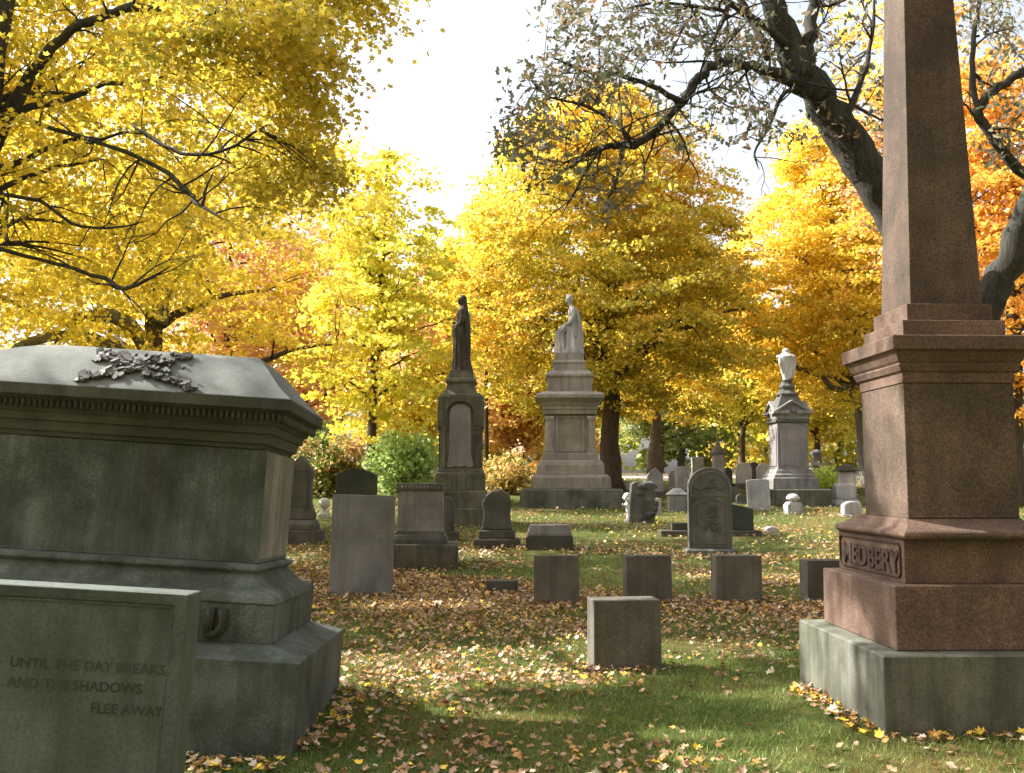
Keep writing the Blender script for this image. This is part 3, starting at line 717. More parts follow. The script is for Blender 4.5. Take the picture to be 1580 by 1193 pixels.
# right-hand group
q, k = foot(1303, 781, .5); r = empty('gravestone', q); tag(r, 'sunlit square stone with rounded shoulders and flared foot close to the obelisk', 'gravestone')
MB().rings([(21*k, .38, -.1), (20*k, .36, 4*k), (16*k, .28, 10*k)]).build('flared_foot', M['marble_grey'], r, .02)
MB().rings([(15*k, .25, 10.3*k), (15*k, .25, 30*k), (13.5*k, .22, 33.5*k), (10*k, .16, 35*k)]).build('block', M['marble_grey'], r, .03)
marker('gravestone', 'little rounded white stone nearest the left side of the obelisk', 1300, 1328, 774, 798, .3, 'marble_grey', 'arch', (2.5, 4, .05), rise=.2, bev=.04)
q, k = foot(1307, 760, .4); r = empty('gravestone', q, (0, 0, R(-4))); tag(r, 'white pedestal under a dark pitched roof cap behind the rounded square stone', 'gravestone')
MB().rings([(12*k, .22, -.1), (12*k, .22, 32*k)]).build('pedestal', M['marble'], r, .01)
MB().rings([(18*k, .36, 32.3*k), (18*k, .36, 34*k), (3*k, .06, 44*k)]).build('roof_cap', M['brown'], r, .01)
marker('gravestone', 'small dark square stone between the urn monument and the white pedestal', 1271, 1290, 754, 773, .3, 'brown_dark', 'flat')
q, k = foot(1261, 752, .8); r = empty('urn_vault', q, (0, 0, R(5))); tag(r, 'arched grey tomb with a stubby pink urn on top, beyond the bright green shrub', 'tomb')
aw = 25*k
o = arch(aw, 34*k, aw*.72, 14, 0, -.1); i_ = arch(aw*.66, 26*k, aw*.5, 14, 0, -.08)
MB().frame(o, i_, -.4, .4).build('arch', M['marble_grey'], r, .01)
MB().box(-aw*.7, aw*.7, .1, .3, -.1, 24*k).build('back_wall', M['brown'], r)
MB().rings([(12*k, .3, 33*k), (13*k, .32, 37*k)]).build('urn_base', M['marble_grey'], r, .01)
MB().lathe([(6*k, 37.2*k), (6*k, 48*k), (9*k, 51*k), (9*k, 53*k), (6*k, 56*k), (2*k, 58*k)], n=14).build('urn', M['panel'], r, smooth=True)

# far stones
far = [('round', 1136, 1160, 714, 752, 'marble', 'white round topped headstone left of the urn monument, on a dark base', (4, 6, .08)),
       ('round', 1168, 1190, 715, 752, 'marble', 'pale round topped stone half hidden by the left edge of the urn monument', (3, 6, .08)),
       ('round', 1158, 1170, 713, 750, 'brown_dark', 'thin dark stone squeezed between two pale round topped ones', None),
       ('point', 999, 1023, 722, 766, 'marble_grey', 'pale stone with a blunt pointed top behind the boulder gravestone', (6, 7, .1)),
       ('flat', 1043, 1064, 720, 762, 'marble_grey', 'tall flat topped pale stone just above the stone with the pitched cap', (3, 5, .1)),
       ('point', 1032, 1043, 726, 757, 'marble_grey', 'narrow pointed pale stone beside the far gravel road', None),
       ('flat', 1125, 1140, 752, 776, 'brown', 'squat brown stone just right of the carved headstone, in the middle distance', (3, 5, .08)),
       ('arch', 1136, 1150, 763, 778, 'grey_dark', 'tiny dark domed stone between the carved headstone and the tilted slab', (2, 3, .05)),
       ('flat', 966, 976, 742, 757, 'marble_grey', 'small pale stone at the foot of the big maple trunk', None),
       ('flat', 1068, 1086, 706, 745, 'marble_grey', 'far pale square stone above the shoulder of the carved headstone', (2, 4, .08)),
       ('round', 1116, 1130, 722, 752, 'grey_dark', 'dark far stone right of the small pointed spire', None)]
for st, a, b_, c, d, m_, lab, bs in far:
    marker('headstone', lab, a, b_, c, d, .18, m_, st, bs, rise=.3, basem='grey_dark' if bs else None)
q, k = foot(1109, 752, .4); r = empty('spire_monument', q); tag(r, 'far grey pillar ending in a small pointed finial behind the carved headstone', 'monument')
MB().rings([(14*k, 14*k, -.1), (14*k, 14*k, 8*k)]).build('base', M['grey'], r, .01)
MB().rings([(9*k, 9*k, 8.2*k), (8*k, 8*k, 50*k)]).build('pillar', M['marble_grey'], r, .01)
MB().rings([(10*k, 10*k, 50.2*k), (10.5*k, 10.5*k, 54*k), (7*k, 7*k, 59*k), (3*k, 3*k, 64*k), (3.5*k, 3.5*k, 66*k), (.5*k, .5*k, 72*k)]).build('finial', M['grey'], r, .01)

# --- column with the standing statue
q, k = foot(711, 812, 1.44); r = empty('statue_monument', q, (0, 0, 0)); tag(r, 'dark arched column carrying a standing draped woman who faces left', 'monument')
MB().rings([(.72, .72, -.3), (.72, .72, .40), (.70, .70, .43)]).build('base', M['mon_dark'], r, .015)
MB().rings([(.645, .645, .431), (.64, .64, .82), (.61, .61, .86)]).build('step', M['mon_dark'], r, .012)
MB().rings([(.60, .60, .861), (.60, .60, 1.24), (.585, .585, 1.29), (.56, .56, 1.30), (.555, .555, 1.34), (.535, .535, 1.40)]).build('plinth', M['mon_dark'], r, .008)
MB().rings([(.50, .50, 1.401), (.485, .485, 3.15)]).build('die', M['mon_dark'], r, .01)
for a_ in range(4):
    RM = Matrix.Rotation(a_*math.pi/2, 4, 'Z'); mb = MB()
    # projecting arch hood on shoulders with corner piers
    no = 17; oo = [(-.56, 2.42), (.56, 2.42), (.56, 3.0), (.52, 3.16)]+[(.40*math.cos(R(t)), 3.02+.22*math.sin(R(t))) for t in np.linspace(30, 150, no)]+[(-.52, 3.16), (-.56, 3.0)]
    ii = [(-.33, 2.42), (.33, 2.42), (.33, 2.70), (.325, 2.80)]+[(.31*math.cos(R(t)), 2.80+.24*math.sin(R(t))) for t in np.linspace(8, 172, no)]+[(-.325, 2.80), (-.33, 2.70)]
    mb.frame(oo, ii, -.565, -.49); mb.f = mb.f[4:]; mb.v = [tuple(RM@Vector(v)) for v in mb.v]
    mb.build('arch_hood', M['mon_dark'], r, .02)
    for sg in (-1, 1):
        mb = MB(); mb.box(sg*.43-.07, sg*.43+.07, -.53, -.485, 1.41, 2.36); mb.box(sg*.43-.085, sg*.43+.085, -.55, -.486, 2.345, 2.418)
        mb.v = [tuple(RM@Vector(v)) for v in mb.v]; mb.build('pilaster', M['mon_dark'], r, .008)
    po = [(-.33, 1.44), (-.2, 1.42), (-.12, 1.46), (0, 1.43), (.12, 1.46), (.2, 1.42), (.33, 1.44), (.31, 1.56), (.27, 1.75), (.265, 2.72)]+[(.265*math.cos(R(t)), 2.76+.22*math.sin(R(t))) for t in np.linspace(5, 175, 15)]+[(-.265, 2.72), (-.27, 1.75), (-.31, 1.56)]
    mb = MB().prism(po, -.515, -.49); mb.v = [tuple(RM@Vector(v)) for v in mb.v]; mb.build('panel', M['panel'], r, .006)
MB().rings([(.54, .54, 3.16), (.50, .50, 3.24), (.43, .43, 3.27), (.385, .385, 3.34), (.345, .345, 3.46), (.34, .34, 3.52), (.38, .38, 3.54), (.38, .38, 3.60), (.33, .33, 3.66), (.29, .29, 3.80), (.30, .30, 3.84)]).build('cap', M['mon_dark'], r, .01)
mb = MB()
drape(mb, [(3.84, 0, 0, .28, .26), (3.88, 0, 0, .26, .25), (4.1, -.01, 0, .225, .22), (4.5, -.015, 0, .20, .20), (4.8, -.02, 0, .19, .19), (4.95, -.01, 0, .17, .18), (5.05, 0, 0, .155, .175)], 12, .09)
drape(mb, [(4.55, .03, 0, .16, .19), (4.75, -.02, 0, .21, .22), (4.92, -.03, 0, .20, .21), (5.08, 0, 0, .15, .19)], 7, .06, ph=1)      # overskirt
drape(mb, [(4.98, 0, 0, .14, .18), (5.15, -.01, 0, .145, .20), (5.32, .0, 0, .14, .215), (5.42, .02, 0, .11, .18), (5.49, .02, 0, .06, .08)], 9, .03)  # trunk
drape(mb, [(4.3, .12, 0, .10, .17), (4.6, .13, 0, .10, .19), (5.0, .13, 0, .09, .21), (5.3, .10, 0, .09, .20), (5.5, .06, 0, .08, .12)], 9, .10)  # cloak
for sg in (-1, 1):
    mb.tube([(.02, sg*.19, 5.40), (.03, sg*.235, 5.2), (.0, sg*.22, 5.06)], [.07, .062, .055], 10)
    mb.tube([(.0, sg*.22, 5.06), (-.12, sg*.12, 5.02+.03*sg), (-.20, sg*.02, 5.04+.05*sg)], [.055, .042, .03], 10)
    mb.ball((-.21, sg*.01, 5.05+.05*sg), (.045, .03, .025))
mb.tube([(-.17, 0, 4.99), (-.20, .02, 4.9), (-.19, .03, 4.78)], [.03, .05, .03], 8)
mb.tube([(.015, 0, 5.44), (-.005, 0, 5.56)], [.06, .055], 10)
mb.ball((-.01, 0, 5.66), (.095, .078, .12)); mb.ball((-.105, 0, 5.655), (.022, .014, .028)); mb.ball((-.09, 0, 5.60), (.02, .025, .02)); mb.ball((-.09, 0, 5.615), (.018, .022, .012))
mb.ball((.035, 0, 5.69), (.10, .095, .125)); drape(mb, [(5.40, .08, 0, .085, .12), (5.55, .07, 0, .075, .09), (5.70, .05, 0, .075, .085)], 7, .06)
sculpt('standing_figure', mb, M['statue_dark'], r, .016, 2)

# --- monument with the seated statue
q, k = foot(879, 785, 3.08); r = empty('statue_monument', q, (0, 0, R(-1))); tag(r, 'pale brown pillared monument topped by a seated woman in marble, on broad steps', 'monument')
MB().rings([(1.56, 1.54, -.3), (1.54, 1.54, .55), (1.50, 1.50, .585)]).build('base', M['base_granite'], r, .015)
MB().rings([(1.22, 1.22, .586), (1.20, 1.20, .93), (1.10, 1.10, 1.02)]).build('step', M['mon_pale'], r, .012)
MB().rings([(1.04, 1.04, 1.021), (1.02, 1.02, 1.30), (.96, .96, 1.42), (.91, .91, 1.47)]).build('step', M['mon_pale'], r, .012)
MB().rings([(.86, .86, 1.471), (.86, .86, 1.66), (.84, .84, 1.69)]).build('die_base', M['mon_pale'], r, .01)
MB().rings([(.66, .66, 1.691), (.66, .66, 2.88)]).build('die', M['mon_pale'], r, .008)
for a_ in range(4):
    RM = Matrix.Rotation(a_*math.pi/2, 4, 'Z')
    for sg in (-1, 1):
        mb = MB()
        if a_ % 2 == 0:
            mb.rings([(.15, .15, 1.692), (.15, .15, 1.78), (.125, .125, 1.80)], sg*.66, -.68)
            mb.lathe([(.12, 1.80), (.115, 2.2), (.105, 2.68)], sg*.66, -.68, 18)
            mb.rings([(.115, .115, 2.681), (.15, .15, 2.75), (.15, .15, 2.80), (.13, .13, 2.82)], sg*.66, -.68)
            mb.v = [tuple(RM@Vector(v)) for v in mb.v]; mb.build('corner_column', M['mon_pale'], r, .006)
    mb = MB().frame(rect(-.44, .44, 1.72, 2.84), rect(-.36, .36, 1.80, 2.76), -.70, -.655); mb.v = [tuple(RM@Vector(v)) for v in mb.v]; mb.build('panel_frame', M['mon_pale'], r, .008)
    mb = MB().box(-.355, .355, -.672, -.655, 1.805, 2.755); mb.v = [tuple(RM@Vector(v)) for v in mb.v]; mb.build('panel', M['mon_pale'], r)
    mb = MB()
    for i in range(20): mb.box(-.86+.0895*i, -.815+.0895*i, -.905, -.865, 3.14, 3.23)
    mb.v = [tuple(RM@Vector(v)) for v in mb.v]; mb.build('dentils', M['mon_pale'], r)
MB().rings([(.83, .83, 2.881), (.83, .83, 3.02), (.86, .86, 3.03), (.865, .865, 3.25), (.92, .92, 3.29), (1.03, 1.03, 3.36), (1.06, 1.06, 3.37), (1.06, 1.06, 3.47), (1.02, 1.02, 3.50), (.80, .80, 3.58)]).build('cornice', M['mon_pale'], r, .006)
MB().rings([(.70, .70, 3.581), (.68, .68, 3.62), (.68, .68, 4.02), (.74, .74, 4.06), (.74, .74, 4.13), (.60, .60, 4.26)]).build('attic', M['mon_pale'], r, .01)
MB().rings([(.52, .52, 4.261), (.50, .50, 4.48), (.53, .53, 4.52), (.46, .46, 4.61), (.44, .44, 4.84)]).build('statue_plinth', M['mon_pale'], r, .01)
z = 0; mb = MB()
drape(mb, [(z, .1, 0, .32, .30), (z+.15, .1, 0, .30, .29), (z+.4, .10, 0, .26, .26), (z+.62, .08, 0, .20, .24)], 9, .09)   # cloth falling over the seat
drape(mb, [(z, -.22, 0, .20, .26), (z+.2, -.22, 0, .18, .24), (z+.45, -.24, 0, .17, .22), (z+.62, -.24, 0, .15, .20), (z+.70, -.22, 0, .08, .15)], 10, .10)   # skirt over shins
for sg in (-1, 1):
    mb.tube([(.15, sg*.10, z+.66), (-.08, sg*.12, z+.72), (-.30, sg*.11, z+.66)], [.14, .12, .10], 12)
    mb.tube([(-.30, sg*.11, z+.66), (-.32, sg*.11, z+.35), (-.26, sg*.10, z+.05)], [.10, .085, .07], 10)
    mb.ball((-.36, sg*.10, z+.05), (.10, .05, .05))
    mb.tube([(.13, sg*.21, z+1.30), (.12, sg*.26, z+1.02), (.02, sg*.24, z+.88)], [.075, .065, .055], 10)
    mb.tube([(.02, sg*.24, z+.88), (-.10, sg*.17, z+.84), (-.2, sg*.08, z+.82)], [.052, .042, .032], 10)
    mb.ball((-.22, sg*.06, z+.82), (.05, .035, .025))
drape(mb, [(z+.50, .17, 0, .21, .24), (z+.75, .15, 0, .19, .22), (z+1.0, .13, 0, .14, .18), (z+1.2, .12, 0, .14, .21), (z+1.34, .11, 0, .10, .19), (z+1.42, .09, 0, .055, .07)], 11, .05)
drape(mb, [(z+.0, .30, 0, .10, .25), (z+.5, .30, 0, .12, .24), (z+.9, .27, 0, .10, .21), (z+1.3, .20, 0, .08, .17)], 9, .12)    # mantle down the back
for i in range(6): mb.tube([(.1, -.2+.03*i, z+1.15-.05*i), (-.05, -.24+.02*i, z+.85-.03*i), (-.32, -.20+.04*i, z+.55-.08*i)], [.02, .026, .018], 6)
mb.tube([(.08, 0, z+1.38), (.03, 0, z+1.5)], [.055, .05], 10)
mb.ball((-.0, 0, z+1.60), (.095, .08, .115)); mb.ball((-.095, 0, z+1.57), (.02, .013, .025)); mb.ball((-.075, 0, z+1.52), (.02, .024, .018))
mb.ball((.035, 0, z+1.645), (.10, .09, .105)); mb.ball((.10, 0, z+1.60), .055); mb.ball((-.02, 0, z+1.72), (.06, .06, .04))
mb.v = [(x*1.08, y*1.08, 4.84+zz*1.10) for x, y, zz in mb.v]; sculpt('seated_figure', mb, M['marble_grey'], r, .017, 2)

# --- urn monument
q, k = foot(1219, 782, 2.0); r = empty('urn_monument', q, (0, 0, R(1))); tag(r, 'grey gabled pedestal monument with a draped white urn on top', 'monument')
MB().rings([(1.02, 1.0, -.3), (1.0, 1.0, .50), (.98, .98, .53)]).build('base', M['mon_dark'], r, .015)
MB().rings([(.72, .72, .531), (.70, .70, .86), (.66, .66, .90)]).build('plinth', M['grey'], r, .012)
MB().rings([(.64, .64, .901), (.64, .64, .96), (.58, .58, 1.02), (.56, .56, 1.08), (.52, .52, 1.15)]).build('moulding', M['grey'], r, .008)
MB().rings([(.485, .485, 1.151), (.475, .475, 2.58)]).build('die', M['grey'], r, .01)
for a_ in range(4):
    RM = Matrix.Rotation(a_*math.pi/2, 4, 'Z')
    mb = MB().prism([(-.40, 1.24), (.40, 1.24), (.40, 2.36), (.32, 2.48), (-.32, 2.48), (-.40, 2.36)], -.505, -.48); mb.v = [tuple(RM@Vector(v)) for v in mb.v]; mb.build('panel', M['panel'], r, .012)
    mb = MB().prism([(-.50, 2.70), (.50, 2.70), (.50, 2.92), (0, 3.22), (-.50, 2.92)], -.53, -.15)
    for sg in (-1, 1):
        mb.prism([(0, 3.22), (sg*.62, 2.86), (sg*.62, 2.94), (0, 3.31)][::sg], -.60, -.1)
    mb.lathe([(.07, 0), (.07, .05), (.03, .06)], 0, 0, 12, T(0, -.53, 2.98)@Matrix.Rotation(R(90), 4, 'X'))
    mb.v = [tuple(RM@Vector(v)) for v in mb.v]; mb.build('gable', M['grey'], r, .012)
MB().rings([(.50, .50, 2.581), (.54, .54, 2.62), (.54, .54, 2.68), (.50, .50, 2.705)]).build('band', M['grey_dark'], r, .01)
MB().rings([(.50, .50, 2.93), (.34, .34, 3.30), (.26, .26, 3.48)]).build('roof', M['grey_dark'], r, .01)
MB().lathe([(.36, 3.481), (.36, 3.54), (.27, 3.60), (.23, 3.68), (.26, 3.72), (.26, 3.78), (.2, 3.84), (.17, 3.93), (.21, 3.96)], n=8).build('urn_foot', M['grey_dark'], r, .008)
mb = MB(); mb.lathe([(.12, 3.95), (.13, 4.05), (.19, 4.35), (.25, 4.62), (.27, 4.72), (.22, 4.76), (.15, 4.82), (.08, 4.90), (.02, 4.96)], n=20)
drape(mb, [(4.0, .10, -.03, .10, .14), (4.3, .12, -.04, .13, .17), (4.6, .13, -.02, .16, .21), (4.74, .10, 0, .18, .23), (4.80, .05, 0, .12, .15)], 9, .12)
for sg in (-1, 1): mb.ball((sg*.24, 0, 4.72), (.08, .08, .07)); mb.tube([(sg*.2, -.1, 4.74), (sg*.24, -.16, 4.5), (sg*.15, -.16, 4.15)], [.05, .06, .03], 8)
mb.tube([(.22, .0, 4.7), (.2, -.02, 4.3), (.16, 0, 3.98)], [.09, .10, .07], 10); mb.ball((0, 0, 4.9), (.12, .12, .10))
sculpt('draped_urn', mb, M['marble_grey'], r, .018, 2)

# ------------------------------------------------------------ trees
GREEN, OLIVE, LIME = (.14, .21, .04), (.34, .34, .06), (.62, .64, .10)
YEL, GOLD, AMB, ORA, RED, PINK = (.79, .65, .08), (.77, .57, .07), (.74, .46, .07), (.72, .36, .08), (.52, .15, .10), (.70, .38, .26)
def limb_px(mb, root, pts, y0, y1, rough=.06, n=10):
    P = [at(a, b, y0+(y1-y0)*i/(len(pts)-1))-root for i, (a, b, c) in enumerate(pts)]
    rr = [c*(y0+(y1-y0)*i/(len(pts)-1))/FPX for i, (a, b, c) in enumerate(pts)]
    # smooth through the points
    Q = []; q = []
    m = len(P)
    for i in range(m-1):
        p0, p1, p2, p3 = P[max(i-1, 0)], P[i], P[i+1], P[min(i+2, m-1)]
        for s in range(4):
            t = s/4
            Q.append(.5*((2*p1)+(p2-p0)*t+(2*p0-5*p1+4*p2-p3)*t*t+(3*p1-p0-3*p2+p3)*t**3)); q.append(rr[i]*(1-t)+rr[i+1]*t)
    Q.append(P[-1]); q.append(rr[-1])
    for i in range(1, len(Q)-1): Q[i] = Q[i]+Vector((random.uniform(-1, 1), random.uniform(-1, 1), random.uniform(-1, 1)))*min(.035, q[i]*.5)
    q[-1] *= .35; q[-2] *= .7
    mb.tube(Q, q, n, rough); return list(zip(Q, q))
def side_twigs(mb, nodes, n, lo, hi, seed):
    rd = random.Random(seed)
    for _ in range(n):
        p, r = rd.choice(nodes); r0 = min(r*.45, .018)
        d = Vector((rd.uniform(-1, 1), rd.uniform(-.7, .7), rd.uniform(-.7, .9))).normalized(); L_ = rd.uniform(lo, hi); pts = [p]
        for k in range(5):
            d = (d+Vector((rd.uniform(-.4, .4), rd.uniform(-.4, .4), rd.uniform(-.35, .35)))).normalized(); pts.append(pts[-1]+d*L_/5)
        mb.tube(pts, [r0*(1-k/6)+.002 for k in range(6)], 5)
        for k in (2, 3, 4):
            d2 = (d+Vector((rd.uniform(-1, 1), rd.uniform(-1, 1), rd.uniform(-1, 1)))).normalized()
            q_ = pts[k]+d2*L_*.25; mb.tube([pts[k], q_, q_+(d2+Vector((rd.uniform(-.6, .6), 0, rd.uniform(-.6, .6))))*L_*.18], [r0*.45, r0*.3+.001, .002], 4)

# big yellow maple whose crown hangs in from the left
tA = tree('maple_tree', 'big yellow maple whose crown fills the upper left corner', -45, 0, Y=13.0, lean=(.3, .5), h=12, r=.36, barkm='bark_oak',
     cen=(-1.2, 1.6, 8.9), rad=(5.2, 6.2, 5.3), nspray=1450, per=80, size=.125, cols=[OLIVE, GOLD, YEL, OLIVE, YEL, GOLD, YEL, LIME, (.26, .3, .05)], seed=21, tmpl=T_MID, sr=.66, hf=.55, flat=.13, shell=.42, low=.93, K=16, twigs=420, r0=.05, hmin=.22, lump=.2, jit=.2)
mb = MB(); rt = tA.location; nA = []
for P_, ya, yb in (([(-40, 330, 20), (-5, 215, 14), (50, 110, 9), (110, 48, 7.5), (165, 25, 7), (222, 11, 7), (300, 29, 6), (345, 18, 4), (385, -5, 3)], 13.2, 11.5),
        ([(300, 29, 3), (330, 55, 2), (368, 80, 1)], 11.8, 11.5),
        ([(-30, 150, 5), (60, 190, 3.5), (170, 225, 3.5), (250, 262, 3.5), (275, 282, 4), (295, 300, 4), (308, 318, 3), (350, 340, 1.5)], 13, 11.2),
        ([(312, 318, 3), (318, 290, 2), (330, 265, 1)], 11.3, 11.2),
        ([(300, 250, 1.5), (322, 226, 1.3), (345, 192, 1.2), (368, 158, .9), (400, 115, .6)], 11.3, 11),
        ([(-30, 380, 4), (60, 400, 3), (160, 430, 3.5), (180, 444, 4), (210, 440, 3), (265, 410, 1.5)], 12.5, 11),
        ([(-20, 300, 4), (60, 310, 3), (110, 345, 2.5), (170, 352, 2), (230, 340, 1)], 12.5, 11.5),
        ([(400, 200, 2), (350, 230, 2.5), (300, 240, 3), (255, 225, 3), (200, 190, 3)], 11.2, 12)):
    nA += limb_px(mb, rt, P_, ya+.5, yb+.5)
side_twigs(mb, nA, 50, .4, 1.1, 5)
NOFILT[0] = True
for (px_, py_, Y0_, rx_, ry_, rz_, n_) in ((520, 0, 12.5, .8, 1.0, .45, 40), (440, 110, 12.3, .75, 1.0, .7, 45), (450, 255, 12.6, .7, .9, .7, 34), (330, 60, 11.2, 1.3, .7, .7, 45)):
    cw_ = at(px_, py_, Y0_)
    C_ = crown(tA, tuple(cw_), (rx_, ry_, rz_), n_, 70, .12, [OLIVE, GOLD, (.50, .46, .06), GOLD, (.24, .28, .05), YEL], int(px_), tmpl=T_MID, sr=.5, jit=.2)
    lob = tA.children[-1] if tA.children[-1].name.startswith('crown') else [c for c in tA.children if c.name.startswith('crown')][-1]
    lob.data.transform(Matrix.Translation(-tA.location)); lob.name = 'foliage_lobe'
    for c_ in C_[::3]:
        e_ = Vector(c_)-tA.location; s_, r_ = min(nA, key=lambda q: (q[0]-e_).length)
        mb.tube(bez(s_, s_.lerp(e_, .5)+Vector((0, 0, .12)), e_, 4), [min(r_*.6, .02)*(1-k/5.5)+.003 for k in range(5)], 5)
NOFILT[0] = False
mb.build('branch', M['bark_oak'], tA, smooth=True)
# second maple behind the tomb
tB = tree('maple_tree', 'spreading yellow maple with a thick trunk and pale low limbs just behind the big tomb', 246, 0, Y=24.0, lean=(.1, 0), h=9, r=.36,
     cen=(-.3, 0, 7.0), rad=(5.6, 5, 4.6), nspray=560, per=85, size=.165, cols=[AMB, GOLD, YEL, YEL, YEL, GOLD, YEL], seed=31, tmpl=T_MID, sr=.7, hf=.4, flat=.13, shell=.4, low=.85, K=18, twigs=180, flare=1.2)
mb = MB(); rt = tB.location
limb_px(mb, rt, [(240, 560, 13), (205, 508, 12), (170, 487, 11), (130, 487, 8), (90, 495, 5)], 24, 22)
limb_px(mb, rt, [(240, 580, 10), (165, 532, 9), (120, 516, 8), (60, 522, 8), (0, 552, 6)], 24, 21)
limb_px(mb, rt, [(245, 500, 14), (262, 440, 10), (300, 380, 7)], 24, 24)
mb.build('branch', M['bark_grey'], tB, smooth=True)
# slim yellow green maple
NOFILT[0] = True
tree('maple_tree', 'slender lime yellow young maple with a thin straight trunk left of the standing statue', 580, 0, Y=33.0, lean=(.5, 0), h=12, r=.17,
     cen=(.3, 0, 6.6), rad=(2.9, 2.6, 5.9), nspray=330, per=60, size=.17, cols=[AMB, YEL, YEL, LIME, YEL, LIME, YEL], seed=41, sr=.62, hf=.3, flat=.12, shell=.5, K=26, twigs=120, r0=.05, pinch=.9, low=.85)
tree('maple_tree', 'thin golden sapling rising just behind the standing statue', 752, 0, Y=41.0, lean=(0, 0), h=11, r=.10,
     cen=(.2, 0, 8.0), rad=(2.3, 2.2, 4.6), nspray=150, per=55, size=.19, cols=[YEL, GOLD, YEL, AMB], seed=42, sr=.6, shell=.5, K=16, twigs=60, r0=.04, pinch=.7)
# the big centre maple
NOFILT[0] = False
tree('maple_tree', 'largest golden maple with green patches, thick trunk right of the seated statue', 945, 757, lean=(-.2, 0), h=14.5, r=.40,
     cen=(-.4, 0, 9.2), rad=(6.0, 5.6, 7.9), nspray=1200, per=110, size=.155, cols=[AMB, GOLD, AMB, YEL, OLIVE, YEL, GOLD, OLIVE, YEL, AMB, GOLD], seed=53, sr=.75, hf=.42, flat=.13, shell=.36, K=34, twigs=300, r0=.17, pinch=.55, low=.9, lump=.24)
tree('maple_tree', 'dark trunked maple standing farther back, right of the centre maple', 1000, 0, Y=58.0, lean=(.3, 0), h=12, r=.36,
     cen=(1.5, 0, 8.8), rad=(4.6, 4.5, 5.6), nspray=330, per=55, size=.26, cols=[AMB, GOLD, YEL, OLIVE], seed=54, sr=.9, K=14, twigs=80, pinch=.3)
# right-hand orange maple with the grey leaning trunk
tree('maple_tree', 'orange and gold maple with a leaning grey trunk, left of the obelisk', 1322, 0, Y=43.0, lean=(-1.6, 0), h=13, r=.42,
     cen=(-1.4, 0, 9.0), rad=(4.7, 5.0, 7.4), nspray=800, per=105, size=.165, cols=[OLIVE, GOLD, AMB, YEL, GOLD, YEL, AMB, YEL, GOLD, OLIVE], seed=61, sr=.78, hf=.4, flat=.13, shell=.38, K=26, twigs=200, r0=.15, barkm='bark_grey', pinch=.95, low=.8)
tree('maple_tree', 'fiery orange red maple glowing behind the right side of the obelisk', 1530, 0, Y=30.0, lean=(.3, 0), h=12, r=.3,
     cen=(.2, 0, 8.6), rad=(3.6, 3.6, 6.4), nspray=420, per=75, size=.17, cols=[GOLD, ORA, AMB, ORA, GOLD], seed=63, sr=.7, K=20, twigs=120)
tree('maple_tree', 'thin tall pale orange tree between the oak limb and the obelisk', 1345, 0, Y=36.0, lean=(.4, 0), h=18, r=.26,
     cen=(.4, 0, 13.5), rad=(2.6, 2.6, 6.5), nspray=190, per=40, size=.15, cols=[PINK, AMB, GOLD, AMB], seed=65, sr=.65, K=30, twigs=120, r0=.06, barkm='bark_grey')
# pink, red and peach trees behind
for i, (px, Y, h, cz, rx, rz, cols, lab, sd) in enumerate([
    (700, 60, 11, 9.0, 4.2, 5.6, [RED, PINK, ORA, PINK, AMB], 'pinkish red tree far behind the standing statue', 71),
    (480, 52, 11, 7.8, 4.0, 6.2, [PINK, AMB, PINK, ORA, YEL], 'pink and peach tree beyond the right corner of the big tomb', 72),
    (800, 47, 4, 4.2, 2.0, 3.2, [(.85, .6, .4), (.85, .62, .35), AMB, (.8, .5, .35)], 'small peach coloured tree between the two statue monuments', 73),
    (360, 46, 13, 8.6, 4.6, 6.6, [AMB, PINK, GOLD, OLIVE], 'loose amber tree beyond the maple behind the tomb', 74),
    (1130, 66, 9, 6.5, 4.0, 4.4, [LIME, OLIVE, YEL, (.35, .42, .16)], 'pale yellow green tree far off behind the far gravestones', 75),
    (1240, 60, 8, 5.2, 3.4, 4.2, [OLIVE, LIME, GOLD, OLIVE], 'olive green tree low behind the urn monument', 76),
    (1010, 80, 9, 6.3, 5.0, 4.8, [(.36, .42, .26), OLIVE, (.3, .38, .26), YEL], 'grey green tree far beyond the gravel road', 77)]):
    tree('background_tree', lab, px, 0, Y=Y, lean=(.2, 0), h=h, r=.22, cen=(0, 0, cz), rad=(rx, rx, rz), nspray=300, per=55, size=.24, cols=cols, seed=sd, sr=.85, K=16, twigs=80, r0=.09, shell=.45, low=.9)
# unseen trees added to shade the lawn and, behind the camera, block the sky
for x, y, sd in ((-17.5, 11.5, 81), (-20, 25, 82), (-5.5, -8, 84), (4.5, -9.5, 85), (13.5, -5, 86), (-13, -3, 87), (0, -18, 88), (15, 5, 89)):
    b = (x, y, g(x, y)); rr = empty('maple_tree', b); tag(rr, 'unseen yellow maple added outside the picture, its crown shading the lawn and stones', 'tree', 'maples around the lawn outside the picture')
    C = crown(rr, (x, y, b[2]+8), (4.6, 4.8, 4.6), 230, 60, .24, [GOLD, YEL, AMB], sd, sr=.9)
    rr.children[0].data.transform(Matrix.Translation(-Vector(b)))
    tr_ = [(0, 0, -.2, .5), (.1, 0, 1.5, .32), (0, .1, 4, .28), (.1, 0, 7, .2), (0, 0, 10, .06)]
    mb = MB(); mb.tube([p[:3] for p in tr_], [p[3] for p in tr_], 10, .06); limbs(mb, tr_, C-np.array(b), 16, .14, sd, 60); mb.build('trunk', M['bark_brown'], rr, smooth=True)
